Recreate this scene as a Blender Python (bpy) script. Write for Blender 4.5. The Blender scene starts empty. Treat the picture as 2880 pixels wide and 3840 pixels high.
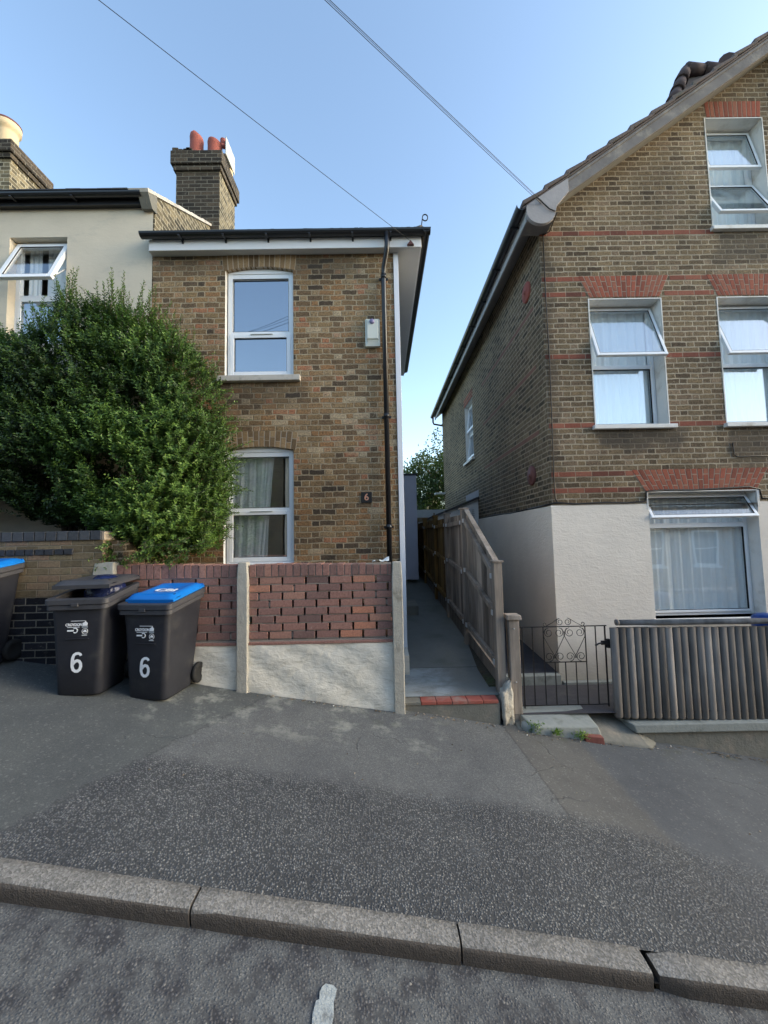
import bpy, math, random
import numpy as np
from mathutils import Vector, Matrix
R = math.radians
random.seed(7); rng = np.random.default_rng(7)
sc = bpy.context.scene

# ------------------------------------------------------------------ camera
cam_d = bpy.data.cameras.new('camera'); cam = bpy.data.objects.new('camera', cam_d)
sc.collection.objects.link(cam); sc.camera = cam
cam_d.sensor_fit = 'VERTICAL'; cam_d.sensor_height = 24.0; cam_d.lens = 24*1442/3840
cam_d.clip_start = .05; cam_d.clip_end = 2000
Mr = ((0.999766145142401, 0.01999532290284802, -0.00823663093224114),
      (-0.0069199595488026915, -0.0650476197587453, -0.9978581669373481),
      (-0.020488269496129845, 0.9976818101106847, -0.06489404123123653))
cam.matrix_world = Matrix.Translation((0, 0, 1.8)) @ Matrix(Mr).to_4x4()

# ------------------------------------------------------------------ world, sun, exposure
SUN_EL, SUN_AZ = 19.0, 96.0            # azimuth clockwise from +Y
w = bpy.data.worlds.new('World'); sc.world = w; w.use_nodes = True
wn = w.node_tree; wn.nodes.clear()
sky = wn.nodes.new('ShaderNodeTexSky'); sky.sky_type = 'NISHITA'; sky.sun_disc = False
sky.sun_elevation = R(SUN_EL); sky.sun_rotation = R(SUN_AZ)
sky.air_density = 1.0; sky.dust_density = 1.3; sky.ozone_density = .6
bg = wn.nodes.new('ShaderNodeBackground'); bg.inputs[1].default_value = .132
wo = wn.nodes.new('ShaderNodeOutputWorld')
wb = wn.nodes.new('ShaderNodeMix'); wb.data_type = 'RGBA'; wb.blend_type = 'MULTIPLY'; wb.inputs[0].default_value = 1; wb.inputs[7].default_value = (.96, 1.0, 1.0, 1)
wn.links.new(sky.outputs[0], wb.inputs[6]); wn.links.new(wb.outputs[2], bg.inputs[0]); wn.links.new(bg.outputs[0], wo.inputs[0])
sl = bpy.data.lights.new('sun', 'SUN'); sl.energy = .75; sl.angle = R(38); sl.color = (1, .94, .85)
so = bpy.data.objects.new('sun', sl); sc.collection.objects.link(so)
sd = Vector((math.sin(R(SUN_AZ))*math.cos(R(SUN_EL)), math.cos(R(SUN_AZ))*math.cos(R(SUN_EL)), math.sin(R(SUN_EL))))
so.rotation_euler = sd.to_track_quat('Z', 'Y').to_euler(); so.location = (0, 0, 30)
sc.view_settings.view_transform = 'Standard'; sc.view_settings.look = 'None'
sc.view_settings.exposure = 1.84; sc.view_settings.gamma = 1

# ------------------------------------------------------------------ node helpers
class N:
    def __init__(s, name):
        s.m = bpy.data.materials.new(name); s.m.use_nodes = True
        s.t = s.m.node_tree; s.t.nodes.clear()
        s.out = s.t.nodes.new('ShaderNodeOutputMaterial')
    def node(s, typ, **k):
        n = s.t.nodes.new(typ)
        for a, b in k.items(): setattr(n, a, b)
        return n
    def put(s, sock, v):
        if v is None: return
        if isinstance(v, bpy.types.NodeSocket): s.t.links.new(v, sock)
        else:
            if hasattr(sock, 'default_value') and sock.type == 'RGBA' and len(v) == 3: v = (*v, 1)
            sock.default_value = v
    def math(s, op, a, b=None, c=None, clamp=False):
        n = s.node('ShaderNodeMath', operation=op, use_clamp=clamp)
        s.put(n.inputs[0], a); s.put(n.inputs[1], b)
        if c is not None: s.put(n.inputs[2], c)
        return n.outputs[0]
    def ss(s, v, a, b, lo=0., hi=1.):
        n = s.node('ShaderNodeMapRange', interpolation_type='SMOOTHSTEP')
        s.put(n.inputs[0], v); s.put(n.inputs[1], a); s.put(n.inputs[2], b); s.put(n.inputs[3], lo); s.put(n.inputs[4], hi)
        return n.outputs[0]
    def mix(s, f, a, b, mode='MIX'):
        n = s.node('ShaderNodeMix', data_type='RGBA', blend_type=mode)
        s.put(n.inputs[0], f); s.put(n.inputs[6], a); s.put(n.inputs[7], b); return n.outputs[2]
    def ramp(s, f, stops, const=False):
        n = s.node('ShaderNodeValToRGB'); r = n.color_ramp
        if const: r.interpolation = 'CONSTANT'
        while len(r.elements) < len(stops): r.elements.new(.5)
        for e, (p, c) in zip(r.elements, stops):
            e.position = p; e.color = (*c, 1) if len(c) == 3 else c
        s.put(n.inputs[0], f); return n.outputs[0]
    def noise(s, vec, scale, detail=3., rough=.55, dist=0., dim='3D', w=None):
        n = s.node('ShaderNodeTexNoise', noise_dimensions=dim)
        s.put(n.inputs['Vector'], vec); n.inputs['Scale'].default_value = scale
        n.inputs['Detail'].default_value = detail; n.inputs['Roughness'].default_value = rough
        n.inputs['Distortion'].default_value = dist
        return n.outputs[0]
    def noisec(s, vec, scale, detail=2.):
        n = s.node('ShaderNodeTexNoise'); s.put(n.inputs['Vector'], vec); n.inputs['Scale'].default_value = scale
        n.inputs['Detail'].default_value = detail; return n.outputs[1]
    def vor(s, vec, scale, feat='F1', out='Distance', rnd=1.):
        n = s.node('ShaderNodeTexVoronoi', feature=feat); s.put(n.inputs['Vector'], vec)
        n.inputs['Scale'].default_value = scale; n.inputs['Randomness'].default_value = rnd
        return n.outputs[out]
    def sep(s, v):
        n = s.node('ShaderNodeSeparateXYZ'); s.put(n.inputs[0], v); return n.outputs
    def comb(s, x, y, z=0.):
        n = s.node('ShaderNodeCombineXYZ'); s.put(n.inputs[0], x); s.put(n.inputs[1], y); s.put(n.inputs[2], z); return n.outputs[0]
    def vmath(s, op, a, b):
        n = s.node('ShaderNodeVectorMath', operation=op); s.put(n.inputs[0], a); s.put(n.inputs[1], b); return n.outputs[0]
    def uv(s): return s.node('ShaderNodeUVMap', uv_map='uv').outputs[0]
    def obj(s): return s.node('ShaderNodeTexCoord').outputs['Object']
    def pos(s): return s.node('ShaderNodeNewGeometry').outputs['Position']
    def attr(s, n): return s.node('ShaderNodeAttribute', attribute_name=n).outputs['Fac']
    def bump(s, h, dist=.01, strength=1.):
        n = s.node('ShaderNodeBump'); s.put(n.inputs['Height'], h)
        n.inputs['Distance'].default_value = dist; n.inputs['Strength'].default_value = strength
        return n.outputs[0]
    def bsdf(s, col, rough=.8, normal=None, spec=.5, metal=0., **k):
        n = s.node('ShaderNodeBsdfPrincipled')
        s.put(n.inputs['Base Color'], col); s.put(n.inputs['Roughness'], rough)
        if normal is not None: s.put(n.inputs['Normal'], normal)
        s.put(n.inputs['Specular IOR Level'], spec); s.put(n.inputs['Metallic'], metal)
        for a, b in k.items(): s.put(n.inputs[a], b)
        s.t.links.new(n.outputs[0], s.out.inputs[0]); return n.outputs[0]

def brick(name, stops, mortar, bond='flemish', mort=.010, ch=.0742, cw=.225, stain=.35, wob=.005, rough=.9, mortar_var=.3, bumpd=.006, speck=.5, green=0., perp=0., stains=()):
    n = N(name); uv = n.uv(); pos = n.pos()
    wv = n.vmath('MULTIPLY', n.vmath('SUBTRACT', n.noisec(pos, 5.0, 3), (.5, .5, .5)), (wob*2, wob*2, 0))
    wv2 = n.vmath('MULTIPLY', n.vmath('SUBTRACT', n.noisec(pos, 28.0, 2), (.5, .5, .5)), (wob*1.3, wob*1.3, 0))
    v = n.vmath('ADD', n.vmath('ADD', uv, wv), wv2)
    x, y, _ = n.sep(v)
    vy = n.math('DIVIDE', y, ch); row = n.math('FLOOR', vy); fy = n.math('FRACT', vy)
    par = n.math('FLOORED_MODULO', row, 2.)
    if bond == 'flemish':
        P = 1.5*cw
        u = n.math('ADD', n.math('DIVIDE', x, P), n.math('MULTIPLY', par, .5))
        # small per-row slip so that joints do not line up too well
        u = n.math('ADD', u, n.math('MULTIPLY', n.math('SINE', n.math('MULTIPLY', row, 12.9)), .05))
        f = n.math('MULTIPLY', n.math('FRACT', u), 1.5)
        isH = n.math('GREATER_THAN', f, 1.)
        fu = n.math('MULTIPLY', n.math('SUBTRACT', f, isH), cw)
        bw = n.math('MULTIPLY', n.math('SUBTRACT', 1., n.math('MULTIPLY', isH, .5)), cw)
        idx = n.math('ADD', n.math('MULTIPLY', n.math('FLOOR', u), 2.), isH)
    else:
        W = cw
        u = n.math('ADD', n.math('DIVIDE', x, W), n.math('MULTIPLY', par, .5))
        fu = n.math('MULTIPLY', n.math('FRACT', u), W); bw = W; idx = n.math('FLOOR', u)
    dx = n.math('ADD', n.math('MINIMUM', fu, n.math('SUBTRACT', bw, fu)), perp)
    hy = n.math('MULTIPLY', fy, ch); dy = n.math('MINIMUM', hy, n.math('SUBTRACT', ch, hy))
    d = n.math('MINIMUM', dx, dy)
    d = n.math('ADD', d, n.math('MULTIPLY', n.math('SUBTRACT', n.noise(pos, 60., 3), .5), .008))
    mask = n.ss(d, mort*.5-.0015, mort*.5+.0035)
    mask = n.math('MULTIPLY', mask, n.ss(n.noise(pos, 8., 5, .7), .60, .70, 1., .45))     # smeared mortar
    wn_ = n.node('ShaderNodeTexWhiteNoise', noise_dimensions='2D'); n.put(wn_.inputs['Vector'], n.comb(idx, row))
    rnd = wn_.outputs['Value']
    rnd = n.math('ADD', rnd, n.math('MULTIPLY', n.math('SUBTRACT', n.noise(pos, 1.3, 3), .5), .5), clamp=True)
    col = n.ramp(rnd, stops)
    fine = n.noise(pos, 45., 5, .7)
    col = n.mix(1., col, n.ramp(fine, [(.25, (1-speck,)*3), (.5, (1, 1, 1)), (.8, (1+speck*.9, 1+speck*.85, 1+speck*.8))]), 'MULTIPLY')
    mc = n.mix(n.noise(pos, 9., 4), tuple(c*(1-mortar_var) for c in mortar), tuple(c*(1+mortar_var) for c in mortar))
    col = n.mix(mask, mc, col)
    st = n.noise(pos, .9, 5, .65)
    col = n.mix(1., col, n.ramp(st, [(.28, (1-stain,)*3), (.6, (1, 1, 1))]), 'MULTIPLY')
    if green: col = n.mix(n.math('MULTIPLY', n.ss(n.noise(pos, 2.2, 5), .5, .75), green), col, (.09, .10, .045))
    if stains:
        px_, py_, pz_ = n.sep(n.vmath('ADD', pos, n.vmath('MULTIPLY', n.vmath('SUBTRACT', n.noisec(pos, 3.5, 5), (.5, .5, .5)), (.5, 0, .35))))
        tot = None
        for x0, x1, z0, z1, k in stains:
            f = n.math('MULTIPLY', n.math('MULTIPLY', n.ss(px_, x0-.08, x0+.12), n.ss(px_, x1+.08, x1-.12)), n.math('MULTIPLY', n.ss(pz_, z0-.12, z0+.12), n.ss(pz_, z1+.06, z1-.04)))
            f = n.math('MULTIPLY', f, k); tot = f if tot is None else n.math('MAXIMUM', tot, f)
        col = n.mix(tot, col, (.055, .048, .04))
    h = n.math('ADD', n.math('MULTIPLY', mask, .8), n.math('MULTIPLY', fine, .55))
    n.bsdf(col, rough, n.bump(h, bumpd), .25)
    return n.m

def plain(name, col, rough=.6, var=.12, scale=6., bump=0., bscale=60., spec=.4, metal=0., stain=None):
    n = N(name); p = n.pos()
    a = n.noise(p, scale, 5, .6)
    c = n.mix(a, tuple(x*(1-var) for x in col), tuple(min(1, x*(1+var)) for x in col))
    if stain: c = n.mix(n.ss(n.noise(p, stain[1], 5, .65), .5, .75), c, stain[0])
    nm = n.bump(n.noise(p, bscale, 4, .6), bump) if bump else None
    n.bsdf(c, rough, nm, spec, metal); return n.m

M = {}
M['stock'] = brick('stock_brick', [(0, (.075, .055, .038)), (.09, (.145, .098, .058)), (.28, (.215, .135, .07)), (.46, (.27, .18, .09)), (.6, (.31, .165, .075)), (.72, (.28, .19, .10)), (.84, (.34, .24, .135)), (.93, (.37, .155, .08)), (1, (.42, .32, .20))],
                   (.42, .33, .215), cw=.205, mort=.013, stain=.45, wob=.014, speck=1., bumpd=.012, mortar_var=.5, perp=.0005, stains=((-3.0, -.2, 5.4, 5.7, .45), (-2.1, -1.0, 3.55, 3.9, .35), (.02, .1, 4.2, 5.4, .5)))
M['stock2'] = brick('stock_brick_lime', [(0, (.085, .060, .038)), (.2, (.145, .104, .062)), (.45, (.19, .138, .080)), (.7, (.225, .160, .09)), (.85, (.165, .114, .07)), (1, (.25, .18, .115))],
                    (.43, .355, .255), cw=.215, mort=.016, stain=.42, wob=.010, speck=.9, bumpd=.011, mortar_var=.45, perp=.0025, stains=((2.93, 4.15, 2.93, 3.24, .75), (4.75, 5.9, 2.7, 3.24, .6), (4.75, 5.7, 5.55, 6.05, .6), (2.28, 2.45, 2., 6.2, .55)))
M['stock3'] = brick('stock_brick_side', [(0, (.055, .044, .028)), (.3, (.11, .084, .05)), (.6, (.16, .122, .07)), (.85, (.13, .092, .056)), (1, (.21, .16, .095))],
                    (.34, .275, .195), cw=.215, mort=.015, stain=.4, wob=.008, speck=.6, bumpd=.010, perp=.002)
M['sooty'] = brick('sooty_brick', [(0, (.028, .024, .02)), (.5, (.055, .045, .034)), (1, (.09, .07, .05))], (.16, .145, .115), bond='stretcher', mort=.011, stain=.3)
M['flank'] = brick('flank_brick', [(0, (.05, .045, .032)), (.5, (.13, .11, .07)), (1, (.24, .20, .12))], (.40, .36, .26), mort=.012, stain=.3)
M['redband'] = brick('red_brick', [(0, (.13, .05, .036)), (.5, (.24, .078, .05)), (1, (.29, .11, .07))], (.33, .26, .19), bond='stretcher', mort=.006, stain=.3, speck=.3)
M['blue'] = brick('blue_engineering_brick', [(0, (.012, .013, .018)), (1, (.03, .03, .038))], (.22, .20, .165), bond='stretcher', mort=.009, stain=.1, wob=.002, rough=.5)
M['buff'] = brick('buff_brick', [(0, (.13, .10, .06)), (.5, (.22, .17, .105)), (.85, (.25, .165, .11)), (1, (.19, .17, .095))], (.22, .18, .125), bond='stretcher', mort=.008, stain=.45, wob=.005, speck=.4, green=.3)

def tinted(name, stops, rough=.85, bumpd=.003, spec=.3, fscale=50., speck=.35, stain=None):
    n = N(name); t = n.attr('tint'); p = n.pos()
    c = n.ramp(t, stops); f = n.noise(p, fscale, 5, .65)
    c = n.mix(1., c, n.ramp(f, [(.25, (1-speck,)*3), (.5, (1, 1, 1)), (.8, (1+speck,)*3)]), 'MULTIPLY')
    if stain: c = n.mix(n.ss(n.noise(p, stain[1], 5, .7), stain[2], stain[2]+.15), c, stain[0])
    n.bsdf(c, rough, n.bump(f, bumpd), spec); return n.m
M['redvoussoir'] = tinted('red_voussoir_brick', [(0, (.18, .05, .03)), (.5, (.30, .080, .045)), (1, (.27, .10, .06))])
M['stockvoussoir'] = tinted('stock_voussoir_brick', [(0, (.13, .085, .045)), (.5, (.22, .14, .07)), (1, (.31, .21, .11))])
M['redwall'] = tinted('garden_wall_brick', [(0, (.16, .10, .088)), (.3, (.26, .14, .115)), (.65, (.31, .16, .125)), (.9, (.37, .20, .145)), (1, (.46, .20, .125))], stain=((.42, .38, .34), 14., .62))
M['mortar'] = plain('pale_mortar', (.40, .33, .25), .95, .2, 12., .003)
M['mortar_d'] = plain('grey_brown_mortar', (.27, .225, .19), .95, .3, 12., .003)
M['dark'] = plain('dark_void', (.012, .011, .010), .9)
M['room'] = plain('room_paint', (.58, .55, .50), .9)
M['upvc'] = plain('white_upvc', (.80, .81, .82), .28, .02, 4.)
M['whitepaint'] = plain('white_painted_reveal', (.72, .70, .66), .7, .08, 5., .002, 40., stain=((.50, .46, .40), 3.))
M['stonesill'] = plain('painted_stone_sill', (.50, .46, .40), .8, .15, 9., .003, stain=((.28, .26, .22), 5.))
M['fascia'] = plain('white_fascia', (.72, .72, .72), .4, .03)
M['soffit'] = plain('grey_white_soffit', (.62, .62, .61), .6, .05, 2.)
M['blackpl'] = plain('black_plastic_gutter', (.014, .014, .016), .3, .3, 8., spec=.5)
M['blackiron'] = plain('black_iron', (.012, .011, .012), .5, .3)
M['slate'] = plain('mossy_slate', (.05, .048, .05), .7, .3, 6., .006, 20., stain=((.05, .06, .025), 4.))
M['tile'] = plain('weathered_concrete_tile', (.105, .085, .08), .9, .35, 5., .006, 30., stain=((.07, .075, .06), 6.))
M['timberw'] = plain('weathered_bargeboard', (.15, .138, .132), .85, .45, 4., .004, 35., stain=((.27, .245, .21), 5.))
M['corbel'] = plain('lime_rendered_corbel', (.32, .30, .30), .9, .2, 6., .004, 25.)
M['terracotta'] = plain('red_terracotta', (.27, .075, .055), .8, .25, 7., .003, 25.)
M['buffpot'] = plain('buff_clay_pot', (.52, .42, .27), .8, .12)
M['galv'] = plain('galvanised_cowl', (.40, .42, .40), .6, .15, 5.)
M['rust'] = plain('painted_iron_plate', (.12, .045, .04), .7, .4, 15.)
M['concrete'] = plain('post_concrete', (.38, .36, .31), .95, .22, 14., .006, 55., stain=((.20, .19, .15), 6.))
M['stepconc'] = plain('step_concrete', (.17, .165, .14), .95, .25, 10., .006, 40., stain=((.28, .24, .19), 4.))
M['slab'] = plain('grey_slab', (.25, .265, .245), .9, .2, 8., .006, 35., stain=((.14, .15, .13), 5.))
M['redtile'] = plain('red_quarry_tile', (.31, .085, .062), .6, .2, 12., .002, stain=((.30, .22, .18), 3.5))
M['alarm'] = plain('cream_plastic', (.62, .63, .56), .4, .05)
M['lens'] = plain('violet_lens', (.22, .20, .34), .2)
M['copper'] = plain('copper_numeral', (.75, .38, .26), .35, .1, metal=.6)
M['binb'] = plain('dark_grey_bin_plastic', (.017, .018, .024), .5, .4, 9., .001, 300., stain=((.036, .036, .038), 5.))
M['binlip'] = plain('bin_rim_plastic', (.05, .05, .056), .5, .25, 12.)
M['binblue'] = plain('blue_lid_plastic', (.006, .17, .56), .38, .1, 10.)
M['bag'] = plain('navy_bag', (.008, .014, .06), .25, .4, 9., .02, 14.)
M['white'] = plain('white_print', (.74, .76, .78), .5, .04)
M['greyprint'] = plain('grey_print', (.25, .28, .30), .5, .04)
M['rubber'] = plain('black_rubber', (.012, .012, .012), .8)
M['cable'] = plain('black_cable', (.01, .01, .01), .5)
M['paperw'] = plain('white_paper', (.70, .70, .67), .8)
M['weed'] = plain('weed_leaf', (.09, .18, .04), .6, .4, 20.)
M['galvst'] = plain('galvanised_bracket', (.55, .56, .56), .5, .15, 20., metal=.4)
M['stone'] = plain('pale_broken_render', (.42, .39, .33), .95, .35, 12., .012, 28., stain=((.12, .11, .09), 9.))
M['whiteboard'] = plain('white_painted_board', (.60, .62, .63), .6, .08)

def render_mat(name, col, d=.012, s1=7., s2=35., stain=None, amt=.8, grey=None):
    n = N(name); p = n.pos()
    ps = n.vmath('MULTIPLY', p, (1., 1., 2.4))
    h = n.math('ADD', n.noise(ps, s1, 6, .62, .6), n.math('MULTIPLY', n.noise(p, s2, 4, .6), .4))
    c = n.mix(n.noise(p, 3., 5), tuple(x*.88 for x in col), tuple(min(1, x*1.08) for x in col))
    if stain: c = n.mix(n.math('MULTIPLY', n.ss(n.noise(ps, stain[1], 6, .7), .5, .68), amt), c, stain[0])
    if grey:   # greyer towards the bottom, between two heights
        z = n.sep(p)[2]; f = n.math('MULTIPLY', n.ss(n.math('ADD', z, n.math('MULTIPLY', n.noise(p, 5., 4), .3)), grey[1], grey[0]), .55)
        c = n.mix(f, c, (.16, .15, .115))
    n.bsdf(c, .92, n.bump(h, d), .2); return n.m
M['cream'] = render_mat('cream_render', (.60, .53, .42), .003, 6., 50., ((.42, .39, .33), 1.6), .55)
M['whiterender'] = render_mat('off_white_textured_render', (.76, .69, .60), .006, 9., 40., grey=(-.15, .75))
M['rough'] = render_mat('rough_lime_render', (.72, .67, .57), .009, 8., 30., ((.34, .32, .26), 7.), .5)
M['ewi'] = render_mat('pale_lilac_render', (.46, .47, .55), .002, 9., 60.)
M['strip'] = plain('white_render_edge', (.72, .74, .78), .5, .03)
M['bgwall'] = plain('far_pale_wall', (.45, .46, .46), .9, .2)

def wood(name, stops, scale=(60, 60, 3.0), rough=.85):
    n = N(name); t = n.attr('tint'); p = n.pos()
    g = n.noise(n.vmath('MULTIPLY', p, scale), 1., 5, .65)
    c = n.ramp(n.math('ADD', n.math('MULTIPLY', t, .6), n.math('MULTIPLY', n.math('SUBTRACT', g, .3), .7), clamp=True), stops)
    st = n.noise(n.vmath('MULTIPLY', p, (7, 7, 1.4)), 1., 4)
    c = n.mix(1., c, n.ramp(st, [(.3, (.55, .55, .55)), (.6, (1.1, 1.1, 1.1))]), 'MULTIPLY')
    n.bsdf(c, rough, n.bump(g, .004), .2); return n.m
M['woodgrey'] = wood('weathered_grey_wood', [(0, (.095, .08, .066)), (.5, (.235, .20, .168)), (1, (.44, .38, .325))])
M['woodorange'] = wood('newer_orange_wood', [(0, (.08, .045, .018)), (.5, (.20, .12, .04)), (1, (.38, .235, .08))])
M['woodpale'] = wood('weathered_half_round_wood', [(0, (.09, .08, .07)), (.5, (.19, .17, .152)), (1, (.35, .315, .28))], (50, 50, 2.2))
M['woodh'] = wood('weathered_rail_wood', [(0, (.09, .08, .075)), (.5, (.2, .18, .165)), (1, (.36, .32, .29))], (3, 60, 60))

def glass(name, base=.06, tint=(.86, .90, .89)):
    n = N(name)
    tr = n.node('ShaderNodeBsdfTransparent'); n.put(tr.inputs[0], tint)
    gl = n.node('ShaderNodeBsdfGlossy'); gl.inputs['Roughness'].default_value = .015; n.put(gl.inputs[0], (.95, .97, 1))
    n.put(gl.inputs['Normal'], n.bump(n.noise(n.pos(), 1.6, 1), .0018))
    lw = n.node('ShaderNodeLayerWeight'); lw.inputs[0].default_value = .5     # same reflectance from either side of the thin pane
    f = n.math('ADD', n.math('MULTIPLY', n.math('POWER', lw.outputs['Facing'], 4.), .9), base+.05, clamp=True)
    mx = n.node('ShaderNodeMixShader'); n.put(mx.inputs[0], f)
    n.t.links.new(tr.outputs[0], mx.inputs[1]); n.t.links.new(gl.outputs[0], mx.inputs[2]); n.t.links.new(mx.outputs[0], n.out.inputs[0])
    return n.m
M['glass'] = glass('window_glass', .05, (.98, .99, .99))
M['glass_hi'] = glass('coated_window_glass', .14, (.95, .98, .99))
def cloth(name, col, tr=.35, rough=.9):
    n = N(name)
    d = n.node('ShaderNodeBsdfDiffuse'); n.put(d.inputs[0], col)
    t = n.node('ShaderNodeBsdfTransparent')
    mx = n.node('ShaderNodeMixShader'); mx.inputs[0].default_value = tr
    n.t.links.new(d.outputs[0], mx.inputs[1]); n.t.links.new(t.outputs[0], mx.inputs[2]); n.t.links.new(mx.outputs[0], n.out.inputs[0])
    return n.m
M['net'] = cloth('net_curtain', (.95, .96, .94), .04)
M['netdim'] = cloth('grey_net_curtain', (.92, .93, .91), .06)
M['netlight'] = cloth('thin_net_curtain', (.93, .95, .94), .05)
M['glass_mid'] = glass('house_reflecting_glass', .22, (.98, .99, .99))
M['glass_blue'] = glass('sky_reflecting_glass', .34, (.36, .42, .50))
M['blind'] = plain('pale_blind', (.55, .56, .58), .9, .03)

def foliage(name, stops, tr=.3, rough=.45):
    n = N(name); c = n.ramp(n.attr('tint'), stops)
    pb = n.node('ShaderNodeBsdfPrincipled'); n.put(pb.inputs['Base Color'], c); pb.inputs['Roughness'].default_value = rough
    pb.inputs['Specular IOR Level'].default_value = .35
    t = n.node('ShaderNodeBsdfTranslucent'); n.put(t.inputs[0], n.mix(.5, c, (.10, .20, .02)))
    mx = n.node('ShaderNodeMixShader'); mx.inputs[0].default_value = tr
    n.t.links.new(pb.outputs[0], mx.inputs[1]); n.t.links.new(t.outputs[0], mx.inputs[2]); n.t.links.new(mx.outputs[0], n.out.inputs[0])
    return n.m
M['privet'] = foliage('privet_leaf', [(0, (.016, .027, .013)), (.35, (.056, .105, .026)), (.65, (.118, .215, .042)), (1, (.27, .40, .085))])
M['treeleaf'] = foliage('tree_leaf', [(0, (.02, .035, .015)), (.5, (.05, .085, .03)), (1, (.12, .15, .05))])
M['bark'] = plain('bark', (.07, .055, .04), .95, .4, 14., .01)

# ---- ground materials
def asphalt(name, kind):
    n = N(name); p = n.pos(); x, y, z = n.sep(p)
    p2 = n.comb(x, y, 0.)
    nz = n.noise(p2, 7., 5, .65); nzl = n.noise(p2, 1.1, 5, .6)
    e = n.math('MULTIPLY', n.math('SUBTRACT', n.noise(p2, 9., 5, .7), .5), .22)
    v1 = n.vor(p2, 82.); c1 = n.vor(p2, 82., out='Color'); r1 = n.sep(c1)[0]
    v2 = n.vor(p2, 210.); c2 = n.vor(p2, 210., out='Color'); r2 = n.sep(c2)[0]
    stone = n.ramp(r1, [(0, (.065, .067, .070)), (.45, (.108, .112, .117)), (.75, (.14, .144, .148)), (.95, (.19, .192, .188)), (1, (.25, .246, .238))])
    stone = n.mix(n.ss(v1, .3, .7), stone, (.048, .050, .052))
    finec = n.ramp(r2, [(0, (.076, .079, .081)), (.6, (.102, .106, .107)), (.95, (.14, .142, .138)), (1, (.20, .20, .195))])
    if kind == 'pavement':
        # chippings laid along the kerb side, with a ragged back edge
        m = n.ss(n.math('ADD', n.math('ADD', y, e), n.math('MULTIPLY', n.ss(x, 1.2, 2.4), .25)), 2.92, 2.72)
        lft = n.ss(n.math('ADD', n.math('SUBTRACT', x, n.math('MULTIPLY', n.math('SUBTRACT', y, 2.08), .45)), e), -2.05, -1.93)
        m = n.math('MULTIPLY', m, lft)
        m = n.math('MULTIPLY', m, n.ss(n.math('ADD', x, n.math('MULTIPLY', e, 4.)), 2.9, 1.4, .35, 1.))
        m = n.math('MULTIPLY', m, n.ss(n.noise(p2, 3.1, 5), .2, .42, .55, 1.))
        # trench repairs of different age
        xs = n.math('SUBTRACT', x, n.math('MULTIPLY', n.math('SUBTRACT', 3.9, y), .07))
        brown = n.math('MULTIPLY', n.ss(n.math('ADD', xs, n.math('MULTIPLY', e, .25)), 1.185, 1.21), n.ss(n.math('ADD', x, n.math('MULTIPLY', e, .6)), 1.98, 1.86))
        seam = n.math('ADD', n.ss(n.math('ABSOLUTE', n.math('SUBTRACT', n.math('ADD', xs, n.math('MULTIPLY', e, .25)), 1.197)), .014, .004), n.ss(n.math('ABSOLUTE', n.math('ADD', n.math('ADD', n.math('SUBTRACT', x, n.math('MULTIPLY', n.math('SUBTRACT', y, 2.08), .45)), e), 2.0)), .016, .004))
        gum = n.ss(n.vor(p2, 4.3), .028, .016)
        dark = n.ss(n.math('ADD', x, n.math('MULTIPLY', e, .6)), 1.86, 1.98)
        smooth = finec
        smooth = n.mix(brown, smooth, n.mix(.6, finec, (.088, .084, .076)))
        smooth = n.mix(n.math('MULTIPLY', dark, .7), smooth, (.068, .076, .086))
        lf = n.ss(n.math('ADD', n.math('SUBTRACT', x, n.math('MULTIPLY', n.math('SUBTRACT', y, 2.08), .45)), e), -1.93, -2.05)
        smooth = n.mix(n.math('MULTIPLY', lf, .55), smooth, (.062, .069, .067))
        smooth = n.mix(n.math('MULTIPLY', seam, .45, clamp=True), smooth, (.03, .03, .03))
        # pale cement scabs near the wall
        sc1 = n.math('MULTIPLY', n.ss(n.noise(p2, 3.4, 6, .72), .5, .66), n.math('MULTIPLY', n.ss(y, 3.05, 3.5), n.math('MULTIPLY', n.ss(x, .9, .2), n.ss(x, -2.6, -2.1))))
        smooth = n.mix(n.math('MULTIPLY', sc1, .75), smooth, (.26, .265, .235))
        cr = n.vor(n.vmath('ADD', p2, n.vmath('MULTIPLY', n.noisec(p2, 5., 6), (.35, .35, 0))), .8, 'DISTANCE_TO_EDGE')
        crk = n.math('MULTIPLY', n.ss(cr, .007, .002), n.math('MULTIPLY', n.ss(y, 2.85, 3.), n.ss(nzl, .50, .62)))
        smooth = n.mix(n.math('MULTIPLY', crk, .35), smooth, (.022, .022, .022))
        moss = n.math('MULTIPLY', n.ss(n.noise(p2, 4.2, 5), .55, .7), n.ss(y, 3.5, 3.95))
        smooth = n.mix(n.math('MULTIPLY', moss, .5), smooth, (.065, .07, .045))
        smooth = n.mix(n.math('MULTIPLY', gum, .6), smooth, (.045, .045, .045))
        smooth = n.mix(n.math('MULTIPLY', n.ss(r1, .93, .97), .5), smooth, (.17, .17, .165))
        col = n.mix(m, smooth, stone)
        hh = n.math('ADD', n.math('MULTIPLY', m, n.math('MULTIPLY', n.ss(v1, .6, .1), 1.)), n.math('MULTIPLY', n.math('SUBTRACT', 1., v2), .12))
        hh = n.math('SUBTRACT', hh, n.math('MULTIPLY', crk, .6))
    else:
        st = n.mix(n.ss(v1, .3, .65), n.ramp(r1, [(0, (.056, .057, .062)), (.6, (.088, .088, .093)), (.95, (.135, .13, .13)), (1, (.28, .26, .23))]), (.042, .042, .046))
        col = n.mix(n.ss(nz, .35, .6), st, finec)
        col = n.mix(n.math('MULTIPLY', n.ss(n.noise(p2, 5., 5), .55, .75), .18), col, (.052, .053, .064))
        hh = n.math('ADD', n.math('MULTIPLY', n.ss(v1, .6, .1), .6), n.math('MULTIPLY', nz, .3))
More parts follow.
